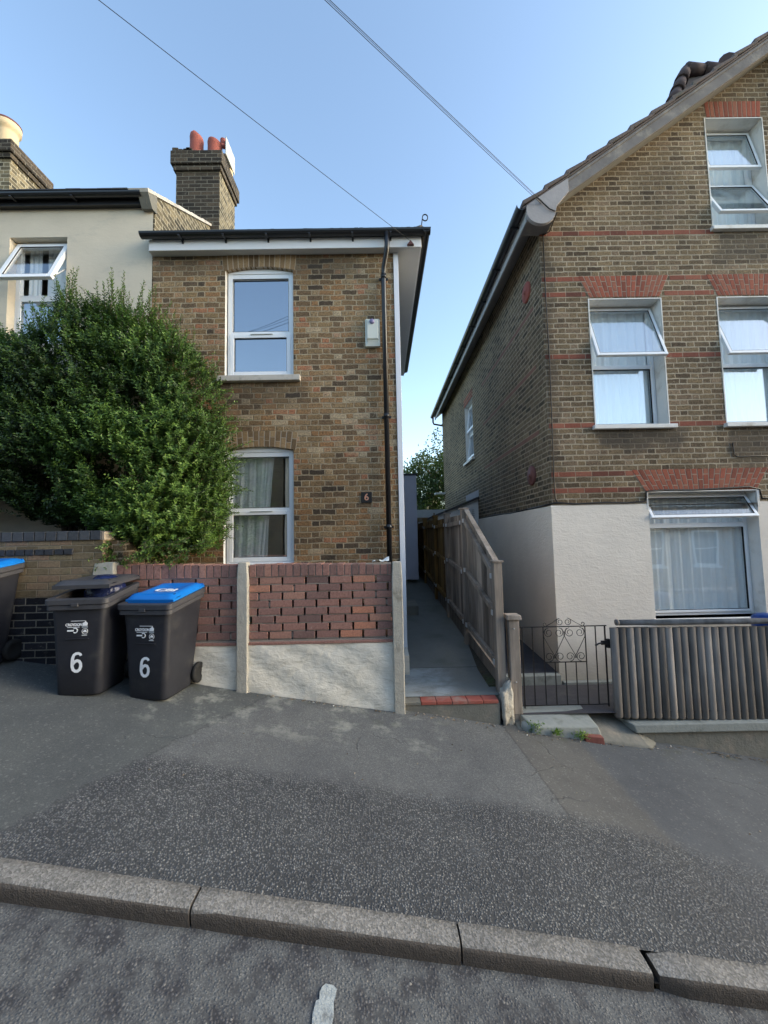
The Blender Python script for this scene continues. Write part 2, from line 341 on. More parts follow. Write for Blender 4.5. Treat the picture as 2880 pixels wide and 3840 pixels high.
    col = n.mix(1., col, n.ramp(nzl, [(.3, (.78, .78, .80)), (.65, (1.14, 1.13, 1.1))]), 'MULTIPLY')
    col = n.mix(1., col, n.ramp(nz, [(.3, (.93, .93, .93)), (.65, (1.06, 1.06, 1.06))]), 'MULTIPLY')
    n.bsdf(col, .85, n.bump(hh, .0055 if kind == 'pavement' else .0035), .3); return n.m
M['pavement'] = asphalt('pavement_asphalt', 'pavement')
M['road'] = asphalt('road_asphalt', 'road')
def kerbm():
    n = N('granite_kerb'); p = n.pos()
    v = n.vor(p, 120.); r = n.sep(n.vor(p, 120., out='Color'))[0]
    c = n.ramp(r, [(0, (.135, .131, .12)), (.5, (.185, .18, .166)), (1, (.27, .262, .245))])
    c = n.mix(1., c, n.ramp(n.noise(p, 5., 5, .65), [(.3, (.75, .75, .76)), (.65, (1.15, 1.12, 1.1))]), 'MULTIPLY')
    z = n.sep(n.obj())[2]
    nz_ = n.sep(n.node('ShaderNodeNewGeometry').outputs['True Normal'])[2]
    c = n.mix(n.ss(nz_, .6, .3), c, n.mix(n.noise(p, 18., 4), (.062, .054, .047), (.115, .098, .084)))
    n.bsdf(c, .9, n.bump(n.math('ADD', n.noise(p, 40., 5, .7), n.math('MULTIPLY', v, .3)), .006), .25); return n.m
M['kerb'] = kerbm()
def pathm():
    n = N('alley_concrete'); p = n.pos(); x, y, z = n.sep(p)
    c = n.mix(n.noise(p, 5., 5, .65), (.125, .128, .118), (.205, .21, .192))
    # newer pale screed near the step, ending at a joint
    m = n.math('MULTIPLY', n.ss(n.math('ADD', y, n.math('MULTIPLY', n.math('SUBTRACT', n.noise(p, 6., 4), .5), .06)), 4.80, 4.76), n.ss(n.noise(n.vmath('MULTIPLY', p, (2., 5., 1.)), 1.5, 6, .7), .25, .6))
    pale = n.mix(n.ss(n.math('ADD', x, n.math('MULTIPLY', n.noise(p, 4.), .3)), 1.0, .75), (.16, .165, .155), (.31, .34, .345))
    c = n.mix(m, c, pale)
    j = n.math('MULTIPLY', n.ss(n.math('ABSOLUTE', n.math('SUBTRACT', y, 4.78)), .012, .003), .6)
    c = n.mix(j, c, (.03, .03, .03))
    c = n.mix(n.math('MULTIPLY', n.ss(n.noise(p, 2.5, 5), .5, .7), .4), c, (.06, .07, .045))
    n.bsdf(c, .9, n.bump(n.noise(p, 40., 5, .7), .005), .25); return n.m
M['path'] = pathm()
M['soil'] = plain('soil', (.05, .042, .03), .95, .4, 12., .02, 25., stain=((.05, .07, .025), 3.))
M['yard'] = plain('yard_tarmac', (.055, .052, .058), .9, .25, 8., .005, 60., stain=((.085, .085, .075), 2.))
M['grass'] = plain('ground_grass', (.05, .07, .025), .95, .4, 1.)
M['marking'] = plain('worn_white_paint', (.33, .36, .36), .85, .35, 30., .006, 90., stain=((.16, .17, .17), 16.))
M['litter'] = plain('dry_litter', (.33, .26, .17), .9, .5, 60.)

# ------------------------------------------------------------------ mesh builder
class MB:
    def __init__(s): s.v = []; s.f = []; s.t = []; s.sm = []; s.x = None; s.tint = .5; s.smooth = False
    def pt(s, p):
        p = Vector(p)
        if s.x is not None: p = s.x @ p
        s.v.append(tuple(p)); return len(s.v)-1
    def face(s, idx):
        s.f.append(tuple(idx)); s.t.append(s.tint); s.sm.append(s.smooth)
    def poly(s, pts): s.face([s.pt(p) for p in pts])
    def box(s, x0, x1, y0, y1, z0, z1):
        a = [s.pt(p) for p in ((x0, y0, z0), (x1, y0, z0), (x1, y1, z0), (x0, y1, z0), (x0, y0, z1), (x1, y0, z1), (x1, y1, z1), (x0, y1, z1))]
        for q in ((0, 3, 2, 1), (4, 5, 6, 7), (0, 1, 5, 4), (1, 2, 6, 5), (2, 3, 7, 6), (3, 0, 4, 7)): s.face([a[i] for i in q])
    def hexa(s, b, t):   # bottom quad pts (ccw seen from above), top quad pts
        a = [s.pt(p) for p in b]+[s.pt(p) for p in t]
        for q in ((0, 3, 2, 1), (4, 5, 6, 7), (0, 1, 5, 4), (1, 2, 6, 5), (2, 3, 7, 6), (3, 0, 4, 7)): s.face([a[i] for i in q])
    def prism(s, poly, axis, a, b):
        """poly: 2D points ccw; axis 'y': (x,z) extruded y a->b; 'x': (y,z); 'z': (x,y)"""
        def P(p, t): return {'y': (p[0], t, p[1]), 'x': (t, p[0], p[1]), 'z': (p[0], p[1], t)}[axis]
        A = [s.pt(P(p, a)) for p in poly]; B = [s.pt(P(p, b)) for p in poly]; n = len(poly)
        fl = axis == 'y'
        s.face(A if fl else A[::-1]); s.face(B[::-1] if fl else B)
        for i in range(n):
            j = (i+1) % n; q = [A[i], A[j], B[j], B[i]]; s.face(q[::-1] if fl else q)
    def loft(s, rings, cap=True):
        idx = [[s.pt(p) for p in r] for r in rings]; n = len(rings[0])
        for a, b in zip(idx[:-1], idx[1:]):
            for i in range(n): j = (i+1) % n; s.face([a[i], a[j], b[j], b[i]])
        if cap: s.face(idx[0][::-1]); s.face(idx[-1])
    def tube(s, pts, r, n=8, cap=True):
        pts = [Vector(p) for p in pts]; rr = r if isinstance(r, (list, tuple)) else [r]*len(pts); rings = []; up = None
        for i, p in enumerate(pts):
            d = (pts[min(i+1, len(pts)-1)]-pts[max(i-1, 0)]).normalized()
            if up is None: up = Vector((0, 0, 1)) if abs(d.z) < .9 else Vector((1, 0, 0))
            a = d.cross(up).normalized(); up = a.cross(d).normalized()
            rings.append([p+a*rr[i]*math.cos(t)+up*rr[i]*math.sin(t) for t in [2*math.pi*k/n for k in range(n)]])
        sm = s.smooth; s.smooth = True; s.loft(rings, False); s.smooth = sm
        if cap:
            k = len(s.v)-n*len(pts); s.face([k+i for i in range(n)][::-1]); s.face([len(s.v)-n+i for i in range(n)])
    def lathe(s, c, prof, n=24, cap=False):
        c = Vector(c); sm = s.smooth; s.smooth = True
        s.loft([[c+Vector((r*math.cos(2*math.pi*k/n), r*math.sin(2*math.pi*k/n), z)) for k in range(n)] for r, z in prof], cap); s.smooth = sm
    def build(s, name, mat, parent=None, bevel=0., uvo=(0, 0), loc=None):
        me = bpy.data.meshes.new(name); me.from_pydata(s.v, [], s.f); me.update()
        uvl = me.uv_layers.new(name='uv'); n = len(me.loops)
        nor = np.zeros(len(me.polygons)*3); me.polygons.foreach_get('normal', nor); nor = np.abs(nor.reshape(-1, 3))
        lt = np.zeros(len(me.polygons), int); me.polygons.foreach_get('loop_total', lt)
        vi = np.zeros(n, int); me.loops.foreach_get('vertex_index', vi)
        co = np.array(s.v)[vi]; nn = np.repeat(nor, lt, axis=0); ax = nn.argmax(1)
        u = np.where(ax == 0, co[:, 1], co[:, 0]); v = np.where(ax == 2, co[:, 1], co[:, 2])
        uvl.data.foreach_set('uv', np.stack([u+uvo[0], v+uvo[1]], 1).astype(np.float32).ravel())
        at = me.attributes.new('tint', 'FLOAT', 'FACE'); at.data.foreach_set('value', np.array(s.t, np.float32))
        me.polygons.foreach_set('use_smooth', np.array(s.sm, bool))
        me.materials.append(M[mat] if isinstance(mat, str) else mat)
        o = bpy.data.objects.new(name, me); sc.collection.objects.link(o)
        if parent is not None: o.parent = parent
        if loc: o.location = loc
        if bevel:
            b = o.modifiers.new('bevel', 'BEVEL'); b.width = bevel; b.segments = 2; b.limit_method = 'ANGLE'; b.angle_limit = R(50); b.harden_normals = False
        return o
def tag(o, label=None, cat=None, group=None, kind=None):
    if label: o['label'] = label
    if cat: o['category'] = cat
    if group: o['group'] = group
    if kind: o['kind'] = kind
    return o
def empty(name, loc, label, cat, group=None, rz=0):
    o = bpy.data.objects.new(name, None); sc.collection.objects.link(o); o.location = loc; o.rotation_euler = (0, 0, rz)
    o.empty_display_size = .2
    return tag(o, label, cat, group)
def relto(mb, o):   # world-coordinate mesh put under an empty that has only a location
    mb.x = Matrix.Translation(-Vector(o.location)); return mb
def clip(poly, f):  # keep f(p)>=0
    out = []
    for i in range(len(poly)):
        a, b = poly[i], poly[(i+1) % len(poly)]; fa, fb = f(a), f(b)
        if fa >= 0: out.append(a)
        if (fa >= 0) != (fb >= 0):
            t = fa/(fa-fb); out.append((a[0]+(b[0]-a[0])*t, a[1]+(b[1]-a[1])*t))
    return out
def wallgrid(mb, rev, a0, a1, z0, z1, pos, holes, depth, axis='y', extra=(), cut=None, sign=1):
    """wall face in the plane axis=pos with rectangular holes; reveals go from pos to pos+depth"""
    xs = sorted(set([a0, a1]+[h[0] for h in holes]+[h[1] for h in holes]+list(extra)))
    zs = sorted(set([z0, z1]+[h[2] for h in holes]+[h[3] for h in holes]))
    P = (lambda a, z, d=0.: (a, pos+d, z)) if axis == 'y' else (lambda a, z, d=0.: (pos+d, a, z))
    for i in range(len(xs)-1):
        for j in range(len(zs)-1):
            cx, cz = (xs[i]+xs[i+1])/2, (zs[j]+zs[j+1])/2
            if any(h[0] < cx < h[1] and h[2] < cz < h[3] for h in holes): continue
            pl = [(xs[i], zs[j]), (xs[i+1], zs[j]), (xs[i+1], zs[j+1]), (xs[i], zs[j+1])]
            if cut: pl = clip(pl, cut)
            if len(pl) < 3: continue
            pl = [P(*q) for q in pl]
            mb.poly(pl if axis == 'y' else pl[::-1])
    for h in holes:
        x0, x1, q0, q1 = h
        t = MB(); t.x = mb.x
        t.poly([P(x0, q0), P(x0, q0, depth), P(x0, q1, depth), P(x0, q1)]); t.poly([P(x1, q0), P(x1, q1), P(x1, q1, depth), P(x1, q0, depth)])
        t.poly([P(x0, q1), P(x0, q1, depth), P(x1, q1, depth), P(x1, q1)]); t.poly([P(x0, q0), P(x1, q0), P(x1, q0, depth), P(x0, q0, depth)])
        if rev is not None: rev.append(t)
def frame(mb, x0, x1, z0, z1, y0, y1, w, wb=None):
    wb = wb or w
    mb.box(x0, x0+w, y0, y1, z0, z1); mb.box(x1-w, x1, y0, y1, z0, z1)
    mb.box(x0+w, x1-w, y0, y1, z1-w, z1); mb.box(x0+w, x1-w, y0, y1, z0, z0+wb)
def curtain(mb, x0, x1, z0, z1, y, amp=.02, wl=.11, seed=0, lean=0.):
    r = random.Random(seed); n = int((x1-x0)/.012)+2; ph = r.random()*6
    bot = []; top = []
    for i in range(n):
        t = i/(n-1); x = x0+(x1-x0)*t
        o = amp*math.sin(x/wl*6.28+ph+.8*math.sin(x*9))+amp*.4*math.sin(x/wl*14+1)
        top.append(mb.pt((x, y+o*.6, z1))); bot.append(mb.pt((x+lean, y+o*1.3, z0)))
    sm = mb.smooth; mb.smooth = True
    for i in range(n-1): mb.face([bot[i], bot[i+1], top[i+1], top[i]])
    mb.smooth = sm
def room(win, x0, x1, z0, z1, y, d=1.6, e=.5, mat='room', axis=None):
    mb = MB(); X0, X1, Z0, Z1 = x0-e, x1+e, z0-e*.6, z1+.25
    mb.poly([(X0, y+d, Z0), (X1, y+d, Z0), (X1, y+d, Z1), (X0, y+d, Z1)])
    mb.poly([(X0, y, Z0), (X0, y+d, Z0), (X0, y+d, Z1), (X0, y, Z1)]); mb.poly([(X1, y, Z0), (X1, y+d, Z0), (X1, y+d, Z1), (X1, y, Z1)])
    mb.poly([(X0, y, Z0), (X1, y, Z0), (X1, y+d, Z0), (X0, y+d, Z0)]); mb.poly([(X0, y, Z1), (X1, y, Z1), (X1, y+d, Z1), (X0, y+d, Z1)])
    # masks the back of the wall round the opening
    for a, b, c, g in ((X0, x0, Z0, Z1), (x1, X1, Z0, Z1), (x0, x1, Z0, z0), (x0, x1, z1, Z1)):
        mb.poly([(a, y, c), (b, y, c), (b, y, g), (a, y, g)])
    return mb.build('room_interior', mat, win)
def pane(win, x0, x1, z0, z1, y, mat='glass', x=None):
    mb = MB(); mb.x = x; mb.box(x0, x1, y, y+.006, z0, z1); return mb.build('pane', mat, win)
def voussoirs(parent, name, mat, mort, x0, x1, z0, z1, y, th, n, splay, rise=0., rows=1, seed=1, proud=.004, y1=None):
    """row of splayed bricks: bottom x0..x1 at z0, top widened by splay; bottom edge may rise in the middle"""
    r = random.Random(seed); bk = MB(); mo = MB()
    cx = (x0+x1)/2; hw = (x1-x0)/2
    def pnt(t, v):   # t -1..1 across, v 0..1 up
        return (cx+t*(hw+splay*v), z0+rise*(1-t*t)*(1-v*.5)+(z1-z0-0*rise)*v)
    for i in range(n):
        a, b = -1+2*i/n, -1+2*(i+1)/n; g = .17/n
        splits = [0., .5, 1.] if rows == 2 and i % 2 else ([0., .25, .75, 1.] if rows == 2 else [0., 1.])
        if rows == 3: splits = [0, .62, 1] if i % 2 else [0, .38, 1]
        for s0, s1 in zip(splits[:-1], splits[1:]):
            bk.tint = r.random(); q = .018 if len(splits) > 2 else 0.
            pts = [pnt(a+g, s0+q*(s0 > 0)), pnt(b-g, s0+q*(s0 > 0)), pnt(b-g, s1-q*(s1 < 1)), pnt(a+g, s1-q*(s1 < 1))]
            bk.prism(pts, 'y', y-proud, y+th)
    m = 16
    for i in range(m):
        a, b = -1+2*i/m, -1+2*(i+1)/m
        mo.prism([pnt(a, .0), pnt(b, .0), pnt(b, 1), pnt(a, 1)], 'y', y-proud*.3, y+th-.001)
    o = bk.build(name, mat, parent, .0015); mo.build('mortar_joint', mort, o); return o
def text(s, size, parent, mat, M4, bold=0., ext=.001, name='lettering', sx=1.):
    cu = bpy.data.curves.new('t', 'FONT'); cu.body = s; cu.size = size; cu.extrude = ext; cu.offset = bold; cu.align_x = 'CENTER'; cu.align_y = 'CENTER'
    to = bpy.data.objects.new('t', cu); sc.collection.objects.link(to)
    dg = bpy.context.evaluated_depsgraph_get(); me = bpy.data.meshes.new_from_object(to.evaluated_get(dg))
    sc.collection.objects.unlink(to); bpy.data.objects.remove(to)
    me.transform(M4 @ Matrix.Diagonal((sx, 1, 1, 1))); me.name = name; me.materials.clear(); me.materials.append(M[mat])
    o = bpy.data.objects.new(name, me); sc.collection.objects.link(o); o.parent = parent; return o
UPR = Matrix.Rotation(R(90), 4, 'X')   # text lying in xy -> standing, facing -y

# ================================================================== THE GROUND
SL, CR = .160, .03
def gz(x, y): return .066-SL*x+CR*(min(y, 4.)-4)
YK0, YK1 = 1.845, 1.965
def ground_strip(name, mat, x0, x1, y0, y1, dz, nx=60, ny=6):
    mb = MB()
    xs = np.linspace(x0, x1, nx+1); ys = np.linspace(y0, y1, ny+1)
    ids = [[mb.pt((x, y, gz(x, y)+dz(x, y))) for y in ys] for x in xs]
    mb.smooth = True
    for i in range(nx):
        for j in range(ny): mb.face([ids[i][j], ids[i+1][j], ids[i+1][j+1], ids[i][j+1]])
    return tag(mb.build(name, mat), kind='structure')
def undul(x, y): return .006*math.sin(x*2.3+y*1.7)+.004*math.sin(x*5.1-y*3.3)
ground_strip('pavement', 'pavement', -30, 30, YK1-.01, 4.6, lambda x, y: undul(x, y)*min(1, (y-YK1+.01)*3), 240, 12)
ground_strip('road', 'road', -30, 30, -4.0, YK0+.03, lambda x, y: -.082-CR*0+.02*math.sin(max(0, 1.85-y)/5.85*math.pi)+(-.03*(y-1.85) if y < 1.85 else 0)*0, 120, 14)
mb = MB()
mb.poly([(-30, 4.59, gz(-30, 4)-.03), (30, 4.59, gz(30, 4)-.03), (30, 60, gz(30, 4)-1.2), (-30, 60, gz(-30, 4)-1.2)])
mb.poly([(-30, -60, gz(-30, 0)-.4), (30, -60, gz(30, 0)-.4), (30, -3.9, gz(30, 0)-.13), (-30, -3.9, gz(-30, 0)-.13)])
for sx in (-1, 1):
    a, b = (30, 900) if sx > 0 else (-900, -30)
    z = gz(30*sx, 4)-.3
    mb.poly([(a, -900, z-.5), (b, -900, z-.5), (b, 900, z-.5), (a, 900, z-.5)])
mb.poly([(-30, 60, gz(-30, 4)-1.2), (30, 60, gz(30, 4)-1.2), (30, 900, -6), (-30, 900, 3)])
mb.poly([(-30, -900, 3), (30, -900, -6), (30, -60, gz(30, 0)-.4), (-30, -60, gz(-30, 0)-.4)])
tag(mb.build('ground', 'grass'), kind='structure')
ground_strip('far_pavement', 'pavement', -30, 30, -5.6, -4.0, lambda x, y: .02, 40, 3)

# kerb stones: one run of long granite blocks with open joints
mb = MB(); kx = [-12.5, -11.2, -9.9, -8.65, -7.4, -6.1, -4.85, -3.55, -2.2, -.895, .325, 1.19, 2.45, 3.7, 4.95, 6.2, 7.5, 8.8, 10.1]
for i, (a, b) in enumerate(zip(kx[:-1], kx[1:])):
    g0 = .0045 if i != 11 else .03; g1 = .0045
    a += g0; b -= g1; dz = [0, .004, -.003, .003, 0][i % 5]; dy = [.0, .004, -.003][i % 3]
    ny, nx = 4, 10; rr = random.Random(i)
    def zt(x, y): return gz(x, y)+.004+dz+rr.uniform(-.0006, .0006)
    prof = [(YK0+.012, -.13), (YK0+.004, -.05), (YK0+.002, -.022), (YK0+.007, -.006), (YK0+.02, 0), (YK0+.075, .001), (YK1-.005, 0), (YK1, -.03)]
    rings = []
    for k in range(nx+1):
        x = a+(b-a)*k/nx; e = .003*(1 if k in (0, nx) else 0)
        if i == 11 and k == 0: e = .02
        rings.append([mb.pt((x, y+dy+rr.uniform(-.001, .001)+(e if y < YK0+.02 else 0), zt(x, y)+z-e*(z > -.02))) for y, z in prof])
    mb.smooth = True
    for r0, r1 in zip(rings[:-1], rings[1:]):
        for q in range(len(prof)-1): mb.face([r0[q], r1[q], r1[q+1], r0[q+1]])
    mb.smooth = False; mb.poly([mb.v[q] for q in rings[0]]); mb.poly([mb.v[q] for q in rings[-1][::-1]])
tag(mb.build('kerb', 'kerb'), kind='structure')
mb = MB(); mb.box(-12.5, 10, YK0+.03, YK1+.01, -3, -2.9)
mb = MB(); mb.poly([(-12.5, YK0+.02, gz(-12.5, 1.9)-.05), (10, YK0+.02, gz(10, 1.9)-.05), (10, YK1+.02, gz(10, 1.9)-.03), (-12.5, YK1+.02, gz(-12.5, 1.9)-.03)])
tag(mb.build('kerb_bed', 'dark'), kind='structure')
# worn road marking, a thin sheet with ragged ends
mb = MB()
ol = [(-.304, 1.50), (-.298, 1.56), (-.302, 1.61), (-.296, 1.652), (-.284, 1.658), (-.287, 1.68), (-.28, 1.70), (-.266, 1.713), (-.236, 1.711), (-.219, 1.70), (-.222, 1.67), (-.226, 1.655), (-.221, 1.61), (-.228, 1.56), (-.225, 1.50), (-.23, .9), (-.305, .9)]
def rz_(x, y): return gz(x, y)-.082+.02*math.sin(max(0, 1.85-y)/5.85*math.pi)
mb.face([mb.pt((x, y, rz_(x, y)+.006)) for x, y in ol][::-1])
tag(mb.build('road_marking', 'marking'), kind='structure')

# the alley path beside the brick house, rising gently
def pz(y):
    if y < 4.15: return .130
    return .130+.118*(y-4.15) if y < 9.0 else .130+.118*4.85+.04*(y-9)
mb = MB(); ys = [4.13, 4.3, 4.6, 4.78, 5.2, 6, 7, 8, 9, 10, 12, 14]; mb.smooth = True
ids = [[mb.pt((x, y, pz(y)+(0 if x > .3 else .0))) for x in (.18, .5, .8, 1.05, 1.22)] for y in ys]
for a, b in zip(ids[:-1], ids[1:]):
    for i in range(4): mb.face([a[i], a[i+1], b[i+1], b[i]])
tag(mb.build('alley_path', 'path'), kind='structure')
# yard of the gabled house and the garden beds
mb = MB(); mb.poly([(1.3, 4.12, -.07), (6, 4.12, -.10), (6, 5.2, -.14), (1.3, 5.2, -.14)]); mb.poly([(1.12, 5.1, -.02), (2.31, 5.1, -.02), (2.31, 14, .45), (.85, 14, .45)])
tag(mb.build('yard', 'yard'), kind='structure')
mb = MB(); mb.poly([(-9, 4.02, 1.35), (-2.8, 4.02, 1.2), (-2.8, 5.02, 1.2), (-9, 5.02, 1.35)]); mb.poly([(-2.8, 4.02, 1.0), (.2, 4.02, .9), (.2, 5.02, .9), (-2.8, 5.02, 1.0)])
tag(mb.build('front_garden_soil', 'soil'), kind='structure')

mb = MB(); mb.box(1.36, 2.27, 5.03, 5.14, -.16, -.012); mb.box(2.30, 5.6, 5.02, 5.10, -.16, -.10); tag(mb.build('yard_kerb', 'slab', None, .008), kind='structure')
# ================================================================== HOUSE NUMBER SIX
H6 = empty('brick_house', (-1.4, 5, 0), 'two-storey yellow-brown brick house with white eaves, black downpipe and two white sash-style windows', 'house')
def h6(): return relto(MB(), H6)
FY = 5.0; XL, XR = -3.02, .235
W6u = (-2.04, -1.125, 3.965, 5.50); W6l = (-2.04, -1.13, 1.48, 3.03)
mb = h6(); rv = []
wallgrid(mb, rv, XL, XR, .2, 5.655, FY, [W6u, W6l], .085)
mb.poly([(XL, 9.2, .2), (XL, 5.0, .2), (XL, 5.0, 5.655), (XL, 9.2, 5.655)])
mb.poly([(XL, 9.2, .2), (XR, 9.2, .2), (XR, 9.2, 5.655), (XL, 9.2, 5.655)])
mb.build('front_wall', 'stock', H6, uvo=(0, -.03))
[q.build('window_reveal', 'whitepaint', H6) for q in rv]
mb = h6(); mb.box(XR+.003, .305, 4.985, 9.0, .36, 5.655); mb.build('render_edge', 'strip', H6, .003)
mb = h6(); mb.box(.18, .30, 4.62, 4.98, .05, .40); mb.build('plinth', 'rough', H6)
# arches
voussoirs(H6, 'window_arch', 'stockvoussoir', 'mortar', -2.07, -1.10, 5.435, 5.65, FY, .08, 14, .02, .055, rows=1, seed=3).matrix_parent_inverse = Matrix.Translation(-Vector(H6.location))
voussoirs(H6, 'window_arch', 'stockvoussoir', 'mortar', -2.07, -1.10, 2.965, 3.20, FY, .08, 14, .03, .055, rows=3, seed=5).matrix_parent_inverse = Matrix.Translation(-Vector(H6.location))
INV6 = Matrix.Translation(-Vector(H6.location))
def under(o, inv):
    o.matrix_parent_inverse = inv; return o
# windows
def h6_window(op, mid, mat, yf=5.06, arch=.05):
    x0, x1, z0, z1 = op; y0, y1 = yf, yf+.07
    zt = z1-.04
    f = MB(); frame(f, x0+.015, x1-.015, z0, zt-.035, y0, y1, .062, .055)
    f.box(x0+.077, x1-.077, y0+.001, y1, mid, mid+.05)
    # curved white head piece filling up to the arch
    n = 10; top = [(x1-.015-(x1-x0-.03)*i/n, zt-.035+.055*(1-(2*i/n-1)**2)+.012) for i in range(n+1)]
    f.prism([(x0+.015, zt-.036), (x1-.015, zt-.036)]+top, 'y', y0-.012, y1)
    w_ = under(f.build('window', 'upvc', H6, .005), INV6)
    s = MB(); frame(s, x0+.05, x1-.05, z0+.035, mid+.012, y0-.014, y0+.0, .055, .055); s.box(x0+.02, x1-.02, y0-.03, y0+.05, z0-.02, z0+.018)
    s.build('sash', 'upvc', w_, .006)
    v = MB(); v.box((x0+x1)/2-.13, (x0+x1)/2+.17, y0-.024, y0-.013, mid-.002, mid+.008); v.build('trickle_vent', 'alarm', w_)
    g = MB(); g.box((x0+x1)/2-.12, (x0+x1)/2+.16, y0-.0275, y0-.0245, mid-.0005, mid+.0045); g.build('vent_slot', 'greyprint', w_)
    k = MB()                                     # grey rubber gasket lines round the panes
    frame(k, x0+.075, x1-.075, mid+.049, zt-.096, y0+.004, y0+.0135, .006); frame(k, x0+.103, x1-.103, z0+.088, mid-.042, y0-.003, y0+.0115, .006)
    k.build('gasket', 'rubber', w_)
    pane(w_, x0+.07, x1-.07, mid+.045, zt-.09, y0+.03, mat); pane(w_, x0+.1, x1-.1, z0+.085, mid-.035, y0+.012, mat)
    return w_
wu = h6_window(W6u, 4.565, 'glass_blue')
b = MB(); b.box(-1.98, -1.18, 5.20, 5.203, 3.98, 5.48); b.build('blind', 'blind', wu); room(wu, -2.04, -1.125, 3.965, 5.5, 5.135)
wl = h6_window(W6l, 2.165, 'glass_mid')
c = MB(); curtain(c, -2.0, -1.47, 1.5, 3.0, 5.165, .014, .12, 4, lean=-.05); c.build('net_curtain', 'netdim', wl)
c = MB(); curtain(c, -1.52, -1.42, 1.5, 3.0, 5.16, .014, .06, 9, lean=-.12); c.build('curtain_edge', 'net', wl)
room(wl, -2.04, -1.13, 1.48, 3.0, 5.135)
s = h6(); s.box(-2.12, -1.03, 4.93, 5.06, 3.885, 3.96); s.build('window_sill', 'stonesill', H6, .006)
s = h6(); s.box(-2.12, -1.04, 4.93, 5.06, 1.41, 1.475); s.build('window_sill', 'stonesill', H6, .006)
# eaves: soffit, fascia, gutter, hipped slate roof
FX = .595; FYF = 4.89
s = h6(); s.box(-3.02, FX, FYF+.002, 5.02, 5.657, 5.669); s.box(.24, FX, 5.02, 9.0, 5.657, 5.669); s.build('soffit', 'soffit', H6)
s = h6(); s.box(-3.0, FX+.012, FYF-.018, FYF, 5.643, 5.79); s.box(FX, FX+.018, FYF, 9.0, 5.643, 5.79); s.build('fascia', 'fascia', H6, .003)
def gutter(mb, p0, p1, r=.058, side=None, n=8):
    p0, p1 = Vector(p0), Vector(p1); d = (p1-p0).normalized(); a = d.cross(Vector((0, 0, 1))).normalized()
    prof = [a*r*math.cos(t)-Vector((0, 0, 1))*r*math.sin(t) for t in [math.pi*k/n for k in range(n+1)]]
    inner = [q*.88 for q in prof[::-1]]
    ring = prof+inner; mb.smooth = False
    mb.loft([[p0+q for q in ring], [p1+q for q in ring]])
s = h6(); gutter(s, (-3.07, FYF-.075, 5.825), (FX+.13, FYF-.075, 5.825)); gutter(s, (FX+.075, FYF-.13, 5.825), (FX+.075, 9.1, 5.825))
for x in (-2.55, -1.98, -1.42, -.86, -.3, .2): s.box(x-.012, x+.012, FYF-.14, FYF-.018, 5.755, 5.768); s.box(x-.012, x+.012, FYF-.03, FYF-.018, 5.73, 5.80)
s.build('gutter', 'blackpl', H6)
s = h6(); zt = 5.85; rx, ry0, ry1, rz2 = XL, FYF-.07, 9.3, 6.85
e0, e1, e2, e3 = (XL-.02, ry0, zt), (FX+.06, ry0, zt), (FX+.06, ry1, zt), (XL-.02, ry1, zt)
r0, r1 = (XL-.02, 7.0, rz2), (FX-2.2, 7.0, rz2)
for q in ([e0, e1, r1, r0], [e1, e2, r1], [e2, e3, r0, r1]): s.poly(q)
s.box(XL-.02, FX+.06, ry0, ry0+.02, zt-.03, zt+.004); s.box(FX+.04, FX+.06, ry0+.02, ry1, zt-.03, zt+.004)
for i in range(25):        # slate butts and moss tufts standing over the gutter
    x = XL+.02+i*.143; hh = .006+random.random()*.005
    s.box(x, x+.138, ry0-.012, ry0+.25, zt+.002, zt+hh)
for i in range(60):
    x = random.uniform(XL, FX+.05) if i < 30 else random.uniform(-.3, FX+.05); q = random.uniform(.006, .016); s.box(x-q*1.6, x+q*1.6, ry0-.02, ry0+.03, zt, zt+.006+q*.6)
for i in range(30):
    y = random.uniform(ry0, 8.8); q = random.uniform(.006, .016); s.box(FX+.03, FX+.075, y-q, y+q, zt, zt+.006+q*.6)
rf = s.build('roof', 'slate', H6)
s = h6(); s.tube([(FX+.02, ry0+.02, zt+.01), (FX-.30, ry0+.34, zt+.13), (FX-1.2, ry0+1.2, zt+.48), (FX-2.2, 7.0, rz2)], [.05, .065, .06, .06], 8); s.build('hip_tile', 'slate', rf)
s = h6(); hk = [(.615, 4.86, 5.86), (.622, 4.86, 5.96), (.632, 4.86, 6.03)]+[(.668+.036*math.cos(t), 4.86, 6.04+.045*math.sin(t)) for t in np.linspace(2.6, -2.6, 14)]
s.tube(hk, .0075, 6); s.build('hip_hook', 'blackiron', rf)
# downpipe
s = h6(); s.tube([(.150, 4.80, 5.80), (.150, 4.80, 5.62), (.145, 4.82, 5.55), (.105, 4.92, 5.40), (.098, 4.94, 5.30), (.10, 4.94, 1.0)], .034, 10)
for z in (5.25, 3.35, 1.9): s.tube([(.1, 4.94, z), (.1, 4.94, z+.06)], .041, 10); s.box(.04, .16, 4.985, 4.997, z+.015, z+.045)
s.build('downpipe', 'blackpl', H6)
# wire bracket under the eaves
s = h6(); s.prism([(.42, 5.655), (.51, 5.655), (.465, 5.715)], 'y', FYF-.05, FYF-.02); s.build('wire_bracket', 'rust', H6)
